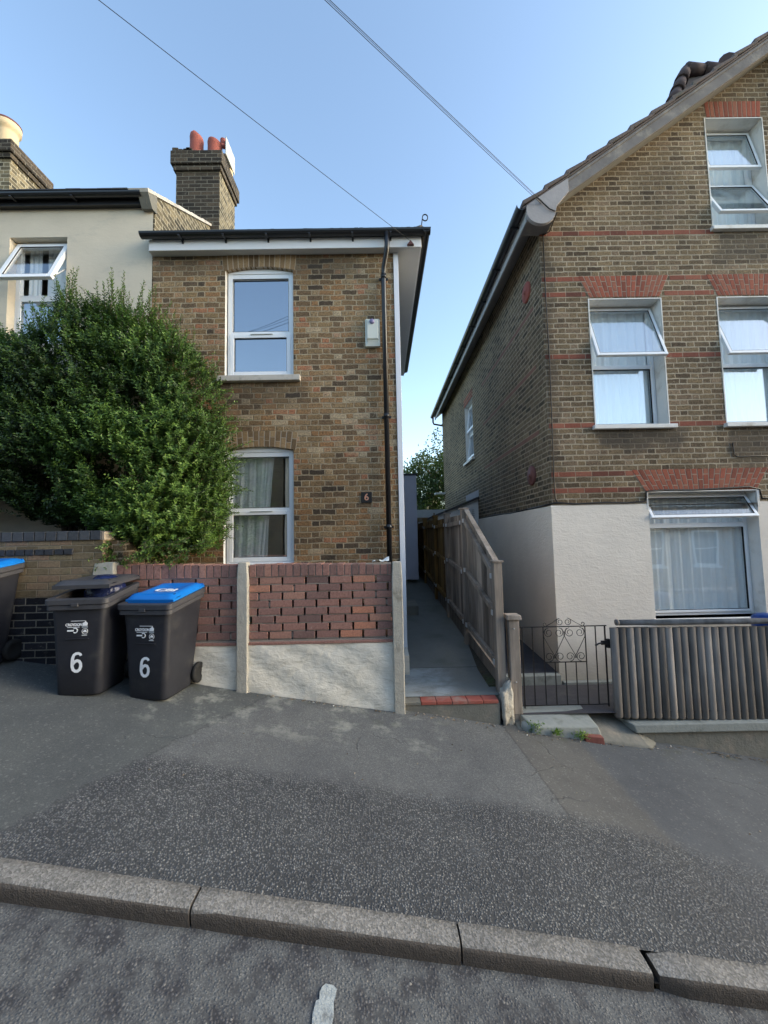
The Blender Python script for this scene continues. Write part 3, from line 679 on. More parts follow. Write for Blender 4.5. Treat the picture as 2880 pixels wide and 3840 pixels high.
# chimney on the party wall
s = h6(); s.box(-3.66, -2.86, 6.72, 7.45, 6.0, 8.62); ch = s.build('chimney', 'sooty', H6)
s = h6(); s.box(-2.8595, -2.857, 6.722, 7.448, 6.0, 8.619); s.build('chimney_lit_flank', 'flank', ch)  # paler brick skin paints the light on the stack's right side
s = h6(); s.box(-3.70, -2.82, 6.68, 7.49, 8.62, 8.72); s.box(-3.74, -2.79, 6.65, 7.53, 8.72, 8.98); s.box(-3.70, -2.83, 6.69, 7.49, 8.98, 9.02)
for i in range(14):
    x = random.uniform(-3.72, -3.4); s.box(x, x+.07, 6.66, 6.72, 8.98, 9.0+random.random()*.05)
s.build('chimney_cap', 'sooty', ch, .012)
def pot(x, y, z, r, h, lip, mat, cut=0.):
    s = h6(); prof = [(r*1.03, 0), (r, h*.7), (r*1.02, h*.9), (r*lip, h*.93), (r*lip, h), (r*.8, h), (r*.78, h*.5)]
    s.lathe((x, y, z), prof); return s.build('chimney_pot', mat, ch)
def hooded(x, y, z, r, h):   # pot with a rounded slanting hood
    s = h6(); n = 24; rings = []; s.smooth = True
    for k in range(11):
        t = k/10
        if t < .7: rr, zz, sh, sl_ = r*(1-.06*t), h*t, 0, 0
        else:
            q = (t-.7)/.3; rr, zz, sh, sl_ = r*(.96+.05*math.sin(q*3.1)-.42*q**4), h*(.7+.3*q), 0, q
        rings.append([(x+rr*math.cos(a), y+rr*math.sin(a), z+zz-sl_*.045*math.cos(a)) for a in [2*math.pi*i/n for i in range(n)]])
    s.loft(rings, True); return s.build('chimney_pot', 'terracotta', ch)
hooded(-3.40, 6.95, 9.0, .125, .62); hooded(-3.05, 6.95, 9.0, .135, .48)
s = h6(); s.lathe((-2.93, 7.22, 9.0), [(.12, 0), (.11, .3), (.125, .32), (.125, .38), (.1, .38)]); s.build('chimney_pot', 'buffpot', ch)
s = h6(); s.box(-2.815, -2.80, 6.86, 7.30, 9.12, 9.48); s.build('chimney_cowl', 'galv', ch, .004)
s = h6(); s.lathe((-2.9, 6.98, 9.4), [(.06, 0), (.06, .12)]); s.build('cowl_pipe', 'terracotta', ch)
# rear extension of the brick house
s = h6(); s.box(.30, .85, 8.99, 13.0, .8, 3.24); s.build('rear_extension', 'ewi', H6, .01)
s = h6(); s.box(.28, .875, 8.96, 13.05, 3.245, 3.28); s.build('extension_coping', 'slate', H6)
s = h6(); s.box(.306, .62, 6.75, 7.45, pz(7)-.1, pz(7)+.13); s.build('side_doorstep', 'stepconc', H6, .008)

# alarm box
A = empty('alarm_box', (-.062, 5, 4.33), 'cream burglar alarm box with violet lens, high on the brown brick wall beside the downpipe', 'alarm box')
s = MB(); s.prism([(-.098, .0), (.098, 0), (.098, .36), (.085, .375), (-.085, .375), (-.098, .36)], 'y', -.05, -.0)
s.loft([[(-.088, -.05, .08), (.088, -.05, .08), (.088, -.05, .365), (-.088, -.05, .365)], [(-.07, -.075, .095), (.07, -.075, .095), (.07, -.075, .35), (-.07, -.075, .35)]], True)
s.loft([[(-.088, -.05, .01), (.088, -.05, .01), (.088, -.05, .075), (-.088, -.05, .075)], [(-.06, -.062, .05), (.06, -.062, .05), (.07, -.072, .073), (-.07, -.072, .073)]], True)
s.build('casing', 'alarm', A, .004)
s = MB(); s.x = Matrix.Translation((-.005, -.074, .325)) @ Matrix.Rotation(R(90), 4, 'X'); s.lathe((0, 0, 0), [(.035, 0), (.033, .012), (.018, .022), (.0, .024)], 16); s.build('lens', 'lens', A)
# number plaque
A = empty('house_number_sign', (-.182, 5, 2.32), 'small square black plaque with a copper 6 on the brown brick wall', 'house sign')
s = MB(); s.box(-.07, .07, -.016, -.002, -.07, .07); s.build('plaque', 'blackpl', A, .003)
text('6', .125, A, 'copper', Matrix.Translation((0, -.020, 0)) @ UPR, .002, .003, 'numeral')

# ================================================================== CREAM HOUSE
CH = empty('cream_house', (-5, 5, 0), 'cream rendered terraced house behind the hedge, with a tilted-open white window', 'house')
CHI = Matrix.Translation(-Vector(CH.location))
def chb(): return relto(MB(), CH)
Wc = (-4.95, -4.175, 4.45, 5.95)
Wc2 = (-7.9, -7.1, 4.45, 5.95)
mb = chb(); rv = []; wallgrid(mb, rv, -9.0, XL-.003, .2, 6.45, 4.992, [Wc, Wc2], .16)
mb.build('front_wall', 'cream', CH); [q.build('window_reveal', 'cream', CH) for q in rv]
# flank above the neighbour's roof, with coping
mb = chb(); mb.prism([(5.03, 5.4), (9.4, 5.4), (7.1, 7.75), (6.6, 7.50), (4.90, 6.47), (5.03, 6.42)], 'x', -3.24, -3.025); mb.build('party_wall', 'flank', CH, uvo=(0, 0))
mb = chb(); mb.hexa([(-3.26, 4.84, 6.435), (-3.0, 4.84, 6.435), (-3.0, 6.8, 7.60), (-3.28, 6.8, 7.60)], [(-3.26, 4.82, 6.475), (-3.0, 4.82, 6.475), (-3.0, 6.8, 7.645), (-3.28, 6.8, 7.645)])
for i in range(5):
    t = i/5; y = 4.86+1.9*t; z = 6.49+1.13*t; mb.hexa([(-3.25, y, z-.03), (-3.01, y, z-.03), (-3.01, y+.33, z+.165), (-3.25, y+.33, z+.165)], [(-3.25, y, z+.02), (-3.01, y, z+.02), (-3.01, y+.33, z+.20), (-3.25, y+.33, z+.20)])
mb.build('parapet_coping', 'stonesill', CH)
mb = chb(); mb.hexa([(-3.14, 4.93, 6.28), (-3.0, 4.93, 6.28), (-3.0, 5.04, 6.3), (-3.14, 5.04, 6.3)], [(-3.14, 4.83, 6.43), (-3.0, 4.83, 6.43), (-3.0, 5.04, 6.56), (-3.14, 5.04, 6.56)]); mb.build('parapet_corbel', 'stepconc', CH)
mb = chb(); mb.box(-9, -3.08, 4.93, 4.99, 6.345, 6.36); mb.box(-9, -3.08, 4.915, 4.93, 6.335, 6.47); mb.build('eaves_board', 'blackpl', CH)
mb = chb(); gutter(mb, (-9, 4.86, 6.44), (-3.10, 4.86, 6.44), .052)
for x in np.arange(-8.8, -3.4, .8): mb.box(x-.012, x+.012, 4.81, 4.92, 6.375, 6.387)
mb.build('gutter', 'blackpl', CH)
mb = chb(); mb.poly([(-9, 4.84, 6.46), (-3.12, 4.84, 6.46), (-3.12, 7.1, 7.64), (-9, 7.1, 7.64)]); mb.poly([(-9, 7.1, 7.64), (-3.24, 7.1, 7.64), (-3.24, 9.4, 6.4), (-9, 9.4, 6.4)])
for i in range(28): mb.box(-9+i*.205, -8.80+i*.205, 4.815, 5.0, 6.462, 6.474+random.random()*.006)
mb.build('roof', 'slate', CH)
# chimney of the next party wall along
mb = chb(); mb.box(-7.5, -6.70, 6.7, 7.45, 6.4, 8.9); ch2 = mb.build('chimney', 'flank', CH)
mb = chb(); mb.box(-7.54, -6.66, 6.66, 7.50, 8.9, 8.99); mb.box(-7.58, -6.62, 6.62, 7.54, 8.99, 9.22); mb.build('chimney_cap', 'sooty', ch2, .015)
mb = chb(); mb.lathe((-7.12, 7.05, 9.2), [(.17, 0), (.16, .55), (.165, .6), (.20, .63), (.205, .74), (.15, .74)]); mb.build('chimney_pot', 'buffpot', ch2)
mb = chb(); mb.lathe((-7.12, 7.05, 9.945), [(.207, 0), (.207, .03), (.15, .03)]); mb.build('pot_rim', 'rust', ch2)
mb = chb(); mb.lathe((-7.52, 7.05, 9.2), [(.12, 0), (.11, .8), (.14, .85), (.14, 1.1), (.1, 1.1)]); mb.build('chimney_pot', 'rust', ch2)
def open_sash(win, x0, x1, zt, h, y, ang, w=.05, mat='glass', th=.05, name='open_sash'):
    """top-hung sash, hinge line at (y, zt), swung outwards (towards -y)"""
    X = Matrix.Translation((0, y, zt)) @ Matrix.Rotation(R(ang), 4, 'X')
    # rotation about +x by -ang moves the bottom edge towards -y
    X = Matrix.Translation((0, y, zt)) @ Matrix.Rotation(-R(ang), 4, 'X')
    s = MB(); s.x = X; frame(s, x0, x1, -h, 0, 0, th, w); o = s.build(name, 'upvc', win, .005)
    pane(win, x0+w-.005, x1-w+.005, -h+w-.005, -w+.005, th*.4, mat, X)
    k = MB(); k.x = X; frame(k, x0+w-.001, x1-w+.001, -h+w-.001, -w+.001, .003, .014, .006); k.build('gasket', 'rubber', win)
    return o
def cwin(op, n=0):
    x0, x1, z0, z1 = op; y = 5.10
    f = MB(); frame(f, x0, x1, z0, z1, y, y+.06, .06); f.box(x0+.06, x1-.06, y, y+.06, 5.13, 5.20); w_ = under(f.build('window', 'upvc', CH, .004), CHI)
    open_sash(w_, x0+.03, x1-.03, z1-.03, .73, y-.03, 23, .062, 'glass')
    s = MB(); s.box(x1-.045, x1-.033, y-.30, y, 5.30, 5.33); s.x = None
    l = MB(); l.tube([(x1-.035, y+.01, 5.62), (x1-.035, y-.27, 5.28)], .009, 6); l.build('window_stay', 'galvst', w_)
    frame(s2 := MB(), x0+.05, x1-.05, z0+.04, 5.15, y-.012, y, .045); s2.build('sash', 'upvc', w_, .004)
    pane(w_, x0+.09, x1-.09, z0+.08, 5.11, y+.01, 'glass_hi')
    cc = MB(); curtain(cc, x0+.08, x0+.24, z0, z1, y+.12, .015, .07, 3); curtain(cc, x0+.32, x1-.05, z0, z1, y+.13, .01, .2, 8); cc.build('net_curtain', 'netdim', w_)
    b = MB(); b.box(x0+.05, x1-.05, y+.10, y+.103, z0, 5.15); b.build('blind', 'blind', w_)
    room(w_, x0, x1, z0, z1, y+.065)
cwin(Wc); cwin(Wc2)

# ================================================================== GABLED HOUSE
GX, GY = 2.298, 5.13
G = empty('gabled_house', (GX, GY, 0), 'tall gabled brick house with red brick bands over a white rendered ground floor', 'house')
PIT = .70
Wd, Dp = 7.6, 8.6; AP = Wd/2
G1 = (.655, 1.655, 3.25, 5.035); G2 = (2.455, 3.455, 3.25, 5.035); G3 = (2.48, 3.30, 6.06, 7.715); G4 = (1.285, 2.76, .655, 2.325)
G5 = (4.9, 5.9, 3.25, 5.035)
def roofz(x): return 6.36+PIT*min(x, Wd-x)
mb = MB(); rv = []
cutf = lambda p: min(6.26+PIT*p[0], 6.26+PIT*(Wd-p[0]))-p[1]
wallgrid(mb, rv, 0, Wd, 2.16, 9.0, 0, [G1, G2, G3, G5, (G4[0], G4[1], 2.16, G4[3])], .20, extra=(AP,), cut=cutf)
o_f = mb.build('front_wall', 'stock2', G, uvo=(0, -.0371+.0742-2.37+32*.0742))
[q.build('window_reveal', 'whitepaint', G) for q in rv]
mb = MB(); rv = []; S1 = (4.12, 4.96, 3.70, 5.20)
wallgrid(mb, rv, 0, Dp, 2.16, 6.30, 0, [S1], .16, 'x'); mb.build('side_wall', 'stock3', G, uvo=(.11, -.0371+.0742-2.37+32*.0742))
[q.build('side_window_reveal', 'whitepaint', G) for q in rv]
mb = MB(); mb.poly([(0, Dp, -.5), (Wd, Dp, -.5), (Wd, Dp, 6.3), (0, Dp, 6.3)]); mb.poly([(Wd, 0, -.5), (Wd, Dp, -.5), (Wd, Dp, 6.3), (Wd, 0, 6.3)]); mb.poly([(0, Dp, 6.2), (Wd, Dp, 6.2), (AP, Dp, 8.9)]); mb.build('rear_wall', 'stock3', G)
# soot-dark quoin edge where the side wall bonds to the front
mb = MB(); rv = []
wallgrid(mb, rv, -.02, Wd, -.6, 2.16, -.022, [(G4[0], G4[1], G4[2], 2.16)], .222)
mb.poly([(-.02, -.022, 2.16), (G4[0], -.022, 2.16), (G4[0], 0, 2.175), (-.02, 0, 2.175)]); mb.poly([(G4[1], -.022, 2.16), (Wd, -.022, 2.16), (Wd, 0, 2.175), (G4[1], 0, 2.175)])
r2 = []; wallgrid(mb, r2, -.022, Dp, -.6, 2.16, -.02, [], .1, 'x')
mb.poly([(-.02, -.022, 2.16), (0, 0, 2.175), (0, Dp, 2.175), (-.02, Dp, 2.16)])
mb.build('ground_floor_render', 'whiterender', G, .004); [q.build('window_reveal', 'whitepaint', G) for q in rv]
mb = MB()
for z in (5.338, 5.115, 4.225, 3.26, 2.593, 2.37, 6.006):
    segs = [(.012, Wd)]
    for h in (G1, G2, G3, G5, G4):
        if h[2]-.06 < z < h[3]+.01:
            segs = [q for a, b in segs for q in (((a, min(b, h[0]-.004)), (max(a, h[1]+.004), b)) if a < h[0] < b or a < h[1] < b else ((a, b),)) if q[1]-q[0] > .02]
    if z in (5.338, 5.115):
        segs = [(.012, .56), (1.80, 2.36), (3.6, 4.8), (6.0, Wd)]
        if z < 5.2: segs = [(.012, .61), (1.72, 2.41), (3.52, 4.8), (6.0, Wd)]
    if z in (2.593, 2.37): segs = [(.012, 1.13 if z > 2.5 else 1.20), (2.95, Wd)]
    for a, b in segs: mb = MB(); mb.box(a, b, -.003, .01, z-.032, z+.032); mb.build('string_course', 'redband', G, uvo=(.0, -.0371+.0742-2.37+32*.0742))
mb = MB()
for z in (4.225, 3.26, 5.115): mb.box(-.003, .01, .3, 3.2, z-.03, z+.03)
mb.build('side_string_course', plain('faded_red_brick', (.17, .085, .06), .9, .4, 9.), G)
for (a, b, z0, z1, n, sp, sd) in ((.66, 1.65, 5.07, 5.375, 17, .14, 2), (2.46, 3.45, 5.07, 5.375, 17, .14, 4), (1.27, 2.79, 2.345, 2.635, 23, .17, 6), (2.50, 3.29, 7.74, 7.98, 12, .02, 8), (4.9, 5.9, 5.07, 5.375, 17, .14, 9)):
    voussoirs(G, 'brick_arch', 'redvoussoir', 'mortar', a, b, z0, z1, 0, .02, n, sp, .0, 2 if z0 < 7 else 1, sd, .005)
for h in (G1, G2, G3, G5):
    mb = MB(); mb.box(h[0]-.05, h[1]+.08, -.06, .2, h[2]-.055, h[2]); mb.build('window_sill', 'whitepaint', G, .006)
mb = MB(); mb.box(G4[0]-.03, G4[1]+.06, -.07, .2, G4[2]-.06, G4[2]); mb.build('window_sill', 'whitepaint', G, .006)
# thin white painted edges round each opening
for h in (G1, G2, G3, G5): mb = MB(); mb.box(h[0]-.014, h[0], -.006, .004, h[2], h[3]); mb.box(h[1], h[1]+.014, -.006, .004, h[2], h[3]); mb.box(h[0]-.014, h[1]+.014, -.006, .004, h[3], h[3]+.014); mb.build('painted_edge', 'whitepaint', G)
mb = MB(); mb.box(G4[0]-.012, G4[0]+.001, -.026, -.005, 2.1, G4[3]); mb.box(G4[1], G4[1]+.03, -.026, -.005, 2.1, G4[3]); mb.box(G4[0]-.012, G4[1]+.03, -.026, .0, G4[3], G4[3]+.012)
mb.build('painted_edge', 'whitepaint', G)
def gwin(op, ysh, tr, vent_h, ang, seed, cur='net', low_open=None, mat='glass_hi'):
    x0, x1, z0, z1 = op; y = ysh
    f = MB(); frame(f, x0, x1, z0, z1, y, y+.06, .055, .06)
    if tr: f.box(x0+.055, x1-.055, y, y+.06, tr-.03, tr+.03)
    w_ = f.build('window', 'upvc', G, .005)
    open_sash(w_, x0+.015, x1-.02, z1-.03, vent_h, y-.03, ang, .042, mat, .045)
    if low_open:
        open_sash(w_, x0+.015, x1-.02, tr+.0, low_open[0], y-.03, low_open[1], .042, mat, .045)
    else:
        frame(s_ := MB(), x0+.04, x1-.04, z0+.04, tr-.005, y-.02, y-.0005, .032); s_.build('sash', 'upvc', w_, .004)
        pane(w_, x0+.065, x1-.065, z0+.065, tr-.03, y+.012, mat)
        frame(k := MB(), x0+.070, x1-.070, z0+.070, tr-.035, y-.013, y+.011, .007); k.build('gasket', 'rubber', w_)
    c = MB(); curtain(c, x0-.02, x1+.16, z0+.02, z1+.10, y+.085, .016, .15, seed); c.build('net_curtain', cur, w_)
    room(w_, x0, x1, z0, z1, y+.061, 1.5)
    return w_
gwin(G1, .20, 4.15, .86, 19, 1)
gwin(G2, .20, 4.15, .86, 19, 2)
gwin(G5, .20, 4.15, .86, 19, 6)
gwin(G3, .20, 6.86, .70, 12, 3, low_open=(.70, 24))
w4 = gwin(G4, .15, 1.88, .36, 30, 5, cur='netlight', mat='glass')
# items in the wide window: things seen behind the net
# side window, sash ajar (seen edge-on)
fx = .11
s = MB(); s.x = Matrix(((0, 1, 0, 0), (1, 0, 0, 0), (0, 0, 1, 0), (0, 0, 0, 1)))
frame(s, S1[0], S1[1], S1[2], S1[3], fx, fx+.05, .05); s.box(S1[0]+.05, S1[1]-.05, fx, fx+.05, 4.42, 4.48); wsd = s.build('side_window', 'upvc', G)
for zt, h in ((5.14, .66), (4.42, .66)):
    s = MB(); s.x = Matrix(((0, 1, 0, fx-.01), (1, 0, 0, 0), (0, 0, 1, zt), (0, 0, 0, 1))) @ Matrix.Rotation(-R(7), 4, 'X')
    frame(s, S1[0]+.03, S1[1]-.03, -h, 0, 0, .04, .05); s.build('sash', 'upvc', wsd)
s = MB(); s.box(fx+.02, fx+.026, S1[0]+.05, S1[1]-.05, S1[2]+.05, S1[3]-.05); s.build('pane', 'glass_hi', wsd)
s = MB(); s.box(fx+.1, fx+.104, S1[0]-.2, S1[1]+.2, S1[2]-.2, S1[3]+.2); s.build('blind', 'blind', wsd)
s = MB(); s.box(-.07, .15, S1[0]-.08, S1[1]+.08, S1[2]-.06, S1[2]); s.build('window_sill', 'whitepaint', G, .005)
s = MB(); s.box(-.004, .01, S1[0]-.06, S1[1]+.06, S1[3]+.0, S1[3]+.21); s.build('side_window_arch', M['redband'], G)
# roof slabs, tiles, barge, eaves
OV = .30
def rp(x, y, dz=0.): return (x, y, 6.42+PIT*min(x, Wd-x)+dz)
mb = MB(); ex = .33
mb.hexa([rp(-ex, -OV, -.07), rp(AP, -OV, -.07), rp(AP, Dp+.2, -.07), rp(-ex, Dp+.2, -.07)], [rp(-ex, -OV, -.045), rp(AP, -OV, -.045), rp(AP, Dp+.2, -.045), rp(-ex, Dp+.2, -.045)])
mb.hexa([rp(AP, -OV, -.07), rp(Wd+ex, -OV, -.07), rp(Wd+ex, Dp+.2, -.07), rp(AP, Dp+.2, -.07)], [rp(AP, -OV, -.045), rp(Wd+ex, -OV, -.045), rp(Wd+ex, Dp+.2, -.045), rp(AP, Dp+.2, -.045)])
st = .30
k = 0; x = -ex
while x < AP-.05:      # overlapping tile courses, each with a raised butt
    x1 = min(x+st+.05, AP)
    for j in range(int((Dp+.5)/.33)+1):
        y0 = -OV-.012+j*.33; y1 = min(y0+.325, Dp+.22); q = random.uniform(-.004, .004)
        b = [(x, y0, rp(x, 0)[2]-.022+q), (x1, y0, rp(x1, 0)[2]-.045), (x1, y1, rp(x1, 0)[2]-.045), (x, y1, rp(x, 0)[2]-.022+q)]
        t = [(x, y0, rp(x, 0)[2]+.040+q), (x1, y0, rp(x1, 0)[2]-.012), (x1, y1, rp(x1, 0)[2]-.012), (x, y1, rp(x, 0)[2]+.040+q)]
        mb.hexa(b, t)
    x += st
mb.poly([rp(AP, -OV, 0), rp(Wd+ex, -OV, 0), rp(Wd+ex, Dp, 0), rp(AP, Dp, 0)])
gr = mb.build('roof', 'tile', G, .006)
mb = MB()
x0b, x1b = .16, AP
mb.hexa([(x0b, -OV+.02, 6.145+PIT*x0b), (x1b, -OV+.02, 6.145+PIT*x1b), (x1b, -OV+.055, 6.145+PIT*x1b), (x0b, -OV+.055, 6.145+PIT*x0b)], [(x0b-.05, -OV+.02, 6.36+PIT*(x0b-.05)), (x1b, -OV+.02, 6.36+PIT*x1b), (x1b, -OV+.055, 6.36+PIT*x1b), (x0b-.05, -OV+.055, 6.36+PIT*(x0b-.05))])
# moulding strip on the board
mb.hexa([(x0b, -OV+.005, 6.30+PIT*x0b), (x1b, -OV+.005, 6.30+PIT*x1b), (x1b, -OV+.019, 6.30+PIT*x1b), (x0b, -OV+.019, 6.30+PIT*x0b)], [(x0b, -OV+.005, 6.335+PIT*x0b), (x1b, -OV+.005, 6.335+PIT*x1b), (x1b, -OV+.019, 6.335+PIT*x1b), (x0b, -OV+.019, 6.335+PIT*x0b)])
mb.hexa([(Wd+.3, -OV+.02, 5.94), (AP, -OV+.02, 6.145+PIT*AP), (AP, -OV+.055, 6.145+PIT*AP), (Wd+.3, -OV+.055, 5.94)][::-1], [(Wd+.3, -OV+.02, 6.17), (AP, -OV+.02, 6.37+PIT*AP), (AP, -OV+.055, 6.37+PIT*AP), (Wd+.3, -OV+.055, 6.17)][::-1])
mb.build('bargeboard', 'timberw', G, .003)
mb = MB(); mb.hexa([(.12, -OV+.056, 6.15+PIT*.12), (AP, -OV+.056, 6.15+PIT*AP), (AP, -.001, 6.21+PIT*AP), (.12, -.001, 6.21+PIT*.12)], [(.12, -OV+.056, 6.19+PIT*.12), (AP, -OV+.056, 6.19+PIT*AP), (AP, -.001, 6.25+PIT*AP), (.12, -.001, 6.25+PIT*.12)]); mb.build('verge_soffit', plain('dirty_verge_soffit', (.22, .21, .185), .8, .25, 5.), G)
# rounded rendered corbel at the foot of the gable
pl = []
for t in np.linspace(math.pi*1.02, math.pi*1.98, 14): pl.append((-.085+.195*math.cos(t), 6.085+.175*math.sin(t)))
pl += [(.13, 6.16), (.22, 6.27), (.30, 6.36), (.30, 6.55), (-.06, 6.315), (-.28, 6.17)]
mb = MB(); mb.prism(pl, 'y', -OV+.0, -OV+.05); mb.build('gable_corbel', 'corbel', G, .004)
mb = MB(); mb.box(-.26, .0, -OV+.05, 0, 5.98, 6.02); mb.box(-.02, .10, -OV+.06, -.001, 6.0, 6.25); mb.build('corbel_soffit', 'timberw', G)
mb = MB(); mb.hexa([(-.25, -OV+.06, 6.03), (.0, -OV+.06, 6.24), (.0, Dp, 6.24), (-.25, Dp, 6.03)], [(-.25, -OV+.06, 6.05), (.0, -OV+.06, 6.26), (.0, Dp, 6.26), (-.25, Dp, 6.05)])
mb.box(-.27, -.25, -OV+.06, Dp, 5.99, 6.17); mb.build('eaves_soffit', plain('grey_painted_eaves', (.36, .37, .38), .5, .15, 3.), G)
mb = MB(); gutter(mb, (-.345, -OV+.0, 6.17), (-.345, Dp+.15, 6.17), .065)
for y in np.arange(.0, Dp, .85): mb.box(-.41, -.27, y-.012, y+.012, 6.09, 6.105)
mb.build('gutter', 'blackpl', G)
mb = MB(); mb.tube([(-.33, Dp+.02, 6.12), (-.33, Dp+.02, 5.93), (-.30, Dp+.02, 5.86), (.0, Dp+.02, 5.80), (.05, Dp+.03, 5.76), (.05, Dp+.04, 2.)], .033, 8); mb.build('downpipe', plain('maroon_pipe', (.06, .025, .025), .5), G)
# side dormer breaking the roof slope
mb = MB()
mb.hexa([(2.30, .30, 8.0), (3.5, .30, 8.8), (3.5, 2.4, 8.8), (2.30, 2.4, 8.0)], [(2.66, .50, 9.02), (3.30, .45, 9.04), (3.30, 2.2, 9.04), (2.66, 2.2, 9.02)])
dm = mb.build('dormer_roof', 'tile', G, .02)
mb = MB()
for a, b, m_ in (((2.33, .36, 8.40), (2.66, .46, 9.06), 3), ((2.66, .46, 9.07), (3.25, .46, 9.07), 2)):
    a, b = Vector(a), Vector(b)
    for i in range(m_):
        p, q = a.lerp(b, i/m_), a.lerp(b, (i+1.08)/m_); mb.tube([p, q], [.10, .075], 10)
mb.tube([(3.24, .36, 9.12), (3.40, .7, 9.14)], .11, 10)
mb.build('ridge_tile', plain('red_brown_ridge_tile', (.07, .045, .042), .85, .3), dm)
# cables
mb = MB()
mb.tube([(.055, -.012, 6.0), (.052, -.012, 5.0), (.062, -.012, 4.2), (.05, -.012, 3.2), (.04, -.012, 2.5), (.045, -.014, 2.26), (.07, -.02, 2.215)], .0075, 6)
mb.tube([(-.01, .8, 2.185), (-.014, .3, 2.19), (-.012, .0, 2.2), (.06, -.02, 2.21), (.3, -.022, 2.19), (.7, -.024, 2.20), (1.0, -.024, 2.19), (1.24, -.026, 2.205), (1.262, -.026, 2.26), (1.266, -.026, 2.335), (1.5, -.026, 2.352), (1.9, -.026, 2.345), (2.3, -.026, 2.36), (2.65, -.026, 2.375), (2.8, -.026, 2.34), (2.82, -.026, 2.22), (3.4, -.02, 2.2)], .012, 6)
mb.tube([(-.012, .8, 2.185), (-.014, 1.6, 2.17), (-.012, 2.6, 2.2), (-.012, 3.8, 2.18)], .010, 6)
mb.tube([(.10, -OV-.012, 6.07), (.02, -OV-.015, 6.10), (-.14, -OV-.012, 6.27)], .008, 6); mb.tube([(.12, -OV-.01, 6.05), (.14, -.03, 6.02), (.055, -.012, 5.98)], .007, 6)
mb.tube([(2.50, -.01, 2.98), (2.51, -.01, 2.82), (2.54, -.01, 2.79), (3.4, -.01, 2.80)], .007, 6)
mb.build('cable', 'cable', G)
for (v, z, r_, m_) in ((.62, 2.68, .15, 'rust'), (.50, 5.48, .15, 'terracotta')):
    mb = MB(); mb.x = Matrix.Translation((-.0, v, z)) @ Matrix.Rotation(-R(90), 4, 'Y'); mb.lathe((0, 0, 0), [(r_, .0), (r_, .018), (r_*.85, .03), (r_*.2, .035), (r_*.18, .05), (.0, .052)], 24); mb.build('pattress_plate', m_, G)
mb = MB(); mb.box(-.002, .01, 3.80, 5.15, 2.68, 2.86); mb.build('lead_flashing', 'corbel', G)
# lean-to against the side wall
mb = MB(); mb.prism([(-.97, -.2), (.0, -.2), (.0, .50+2.16), (-.97, 2.26)], 'y', 3.88, 3.93); lt_ = mb.build('lean_to', 'whiteboard', G)
mb = MB(); mb.hexa([(-1.05, 3.78, 2.235), (.0, 3.78, 2.655), (.0, 5.9, 2.655), (-1.05, 5.9, 2.235)], [(-1.05, 3.78, 2.285), (.0, 3.78, 2.705), (.0, 5.9, 2.705), (-1.05, 5.9, 2.285)]); mb.build('lean_to_roof', 'slate', lt_)
mb = MB()
for i in range(10): mb.box(-.16, -.10, 3.874, 3.879, 1.98+i*.045, 1.992+i*.045)
mb.build('vent_slot', 'dark', lt_)
mb = MB(); mb.box(-.35, .0, Dp-.2, Dp+.1, 3.28, 3.33); mb.build('door_canopy', 'whiteboard', G)

# ================================================================== FRONT GARDEN WALL OF THE BRICK HOUSE
GW = empty('garden_wall', (-1.4, 4, 0), 'low red brick screen wall with open slots on a rough white base, between three concrete posts', 'garden wall')
def gwb(): return relto(MB(), GW)
def concpost(x0, x1, ztop, zb, yf=3.94):
    s = gwb(); n = 9; rr = random.Random(int(x0*100)); w2 = (x1-x0)
    rings = []
    for k in range(n+1):
        z = zb+(ztop-zb)*k/n; e = .010 if k == n else 0; j = rr.uniform(-.002, .002)
        rings.append([(x0+e+j, yf+e, z), (x1-e+j, yf+e, z), (x1-e, yf+.12-e, z), (x0+e, yf+.12-e, z)])
    s.loft(rings); return s.build('concrete_post', 'concrete', GW, .008)
concpost(-1.475, -1.367, 1.572, .22); concpost(.098, .205, 1.545, -.02); concpost(-2.93, -2.72, 1.60, .4)
zc0 = 1.412; bc = .0785   # underside of coping; course height
def screen(x0, x1, seed):
    r = random.Random(seed); b = gwb(); m = gwb()
    x = x0+.004; zt = 1.545
    while x < x1-.03:            # coping of bricks on edge
        wd = min(.066+r.uniform(-.004, .004), x1-.004-x); b.tint = r.betavariate(2, 3.5)
        b.box(x, x+wd, 3.992+r.uniform(-.003, .003), 4.215, zc0+.006, zt+r.uniform(-.006, .006)+(-.017*(x+1.4)))
        x += wd+.010
    m.box(x0, x1, 4.0, 4.2, zc0-.004, zt-.02)
    for k in range(8):
        z1 = zc0-.004-k*bc; z0 = z1-.066; off = (.12 if k % 2 else 0)+r.uniform(-.012, .012)
        if k in (5,): off += .06
        x = x0-.14+off
        while x < x1-.01:
            a, e = max(x, x0), min(x+.219, x1)
            if e-a > .03:
                b.tint = min(1, max(0, r.betavariate(2.2, 2.6)+.25*math.exp(-((a-(-.35))**2)/.08)*(k > 1)*r.random()*1.6))
                b.box(a, e, 4.0+r.uniform(-.004, .003), 4.21, z0+r.uniform(-.002, .002), z1+r.uniform(-.002, .001))
                # bed joint mortar under the brick, leaving the slots open
                m.box(a-.002 if a > x0 else a, e+.002 if e < x1 else e, 4.006, 4.208, z0-.011, z0+.001)
                if r.random() < .12 and e < x1-.02: m.box(e-.001, e+.028, 4.012, 4.098, z0, z1-.012)   # a slot partly filled
            x += .219+.0215
    m.box(x0, x1, 3.996, 4.10, zc0-.004-8*bc-.018, zc0-.004-8*bc-.004)
    bb = b.build('brick_screen', 'redwall', GW, .003); m.build('mortar_joint', 'mortar_d', bb)
screen(-1.367, .098, 3); screen(-2.72, -1.475, 11)
zl = zc0-.004-8*bc-.018
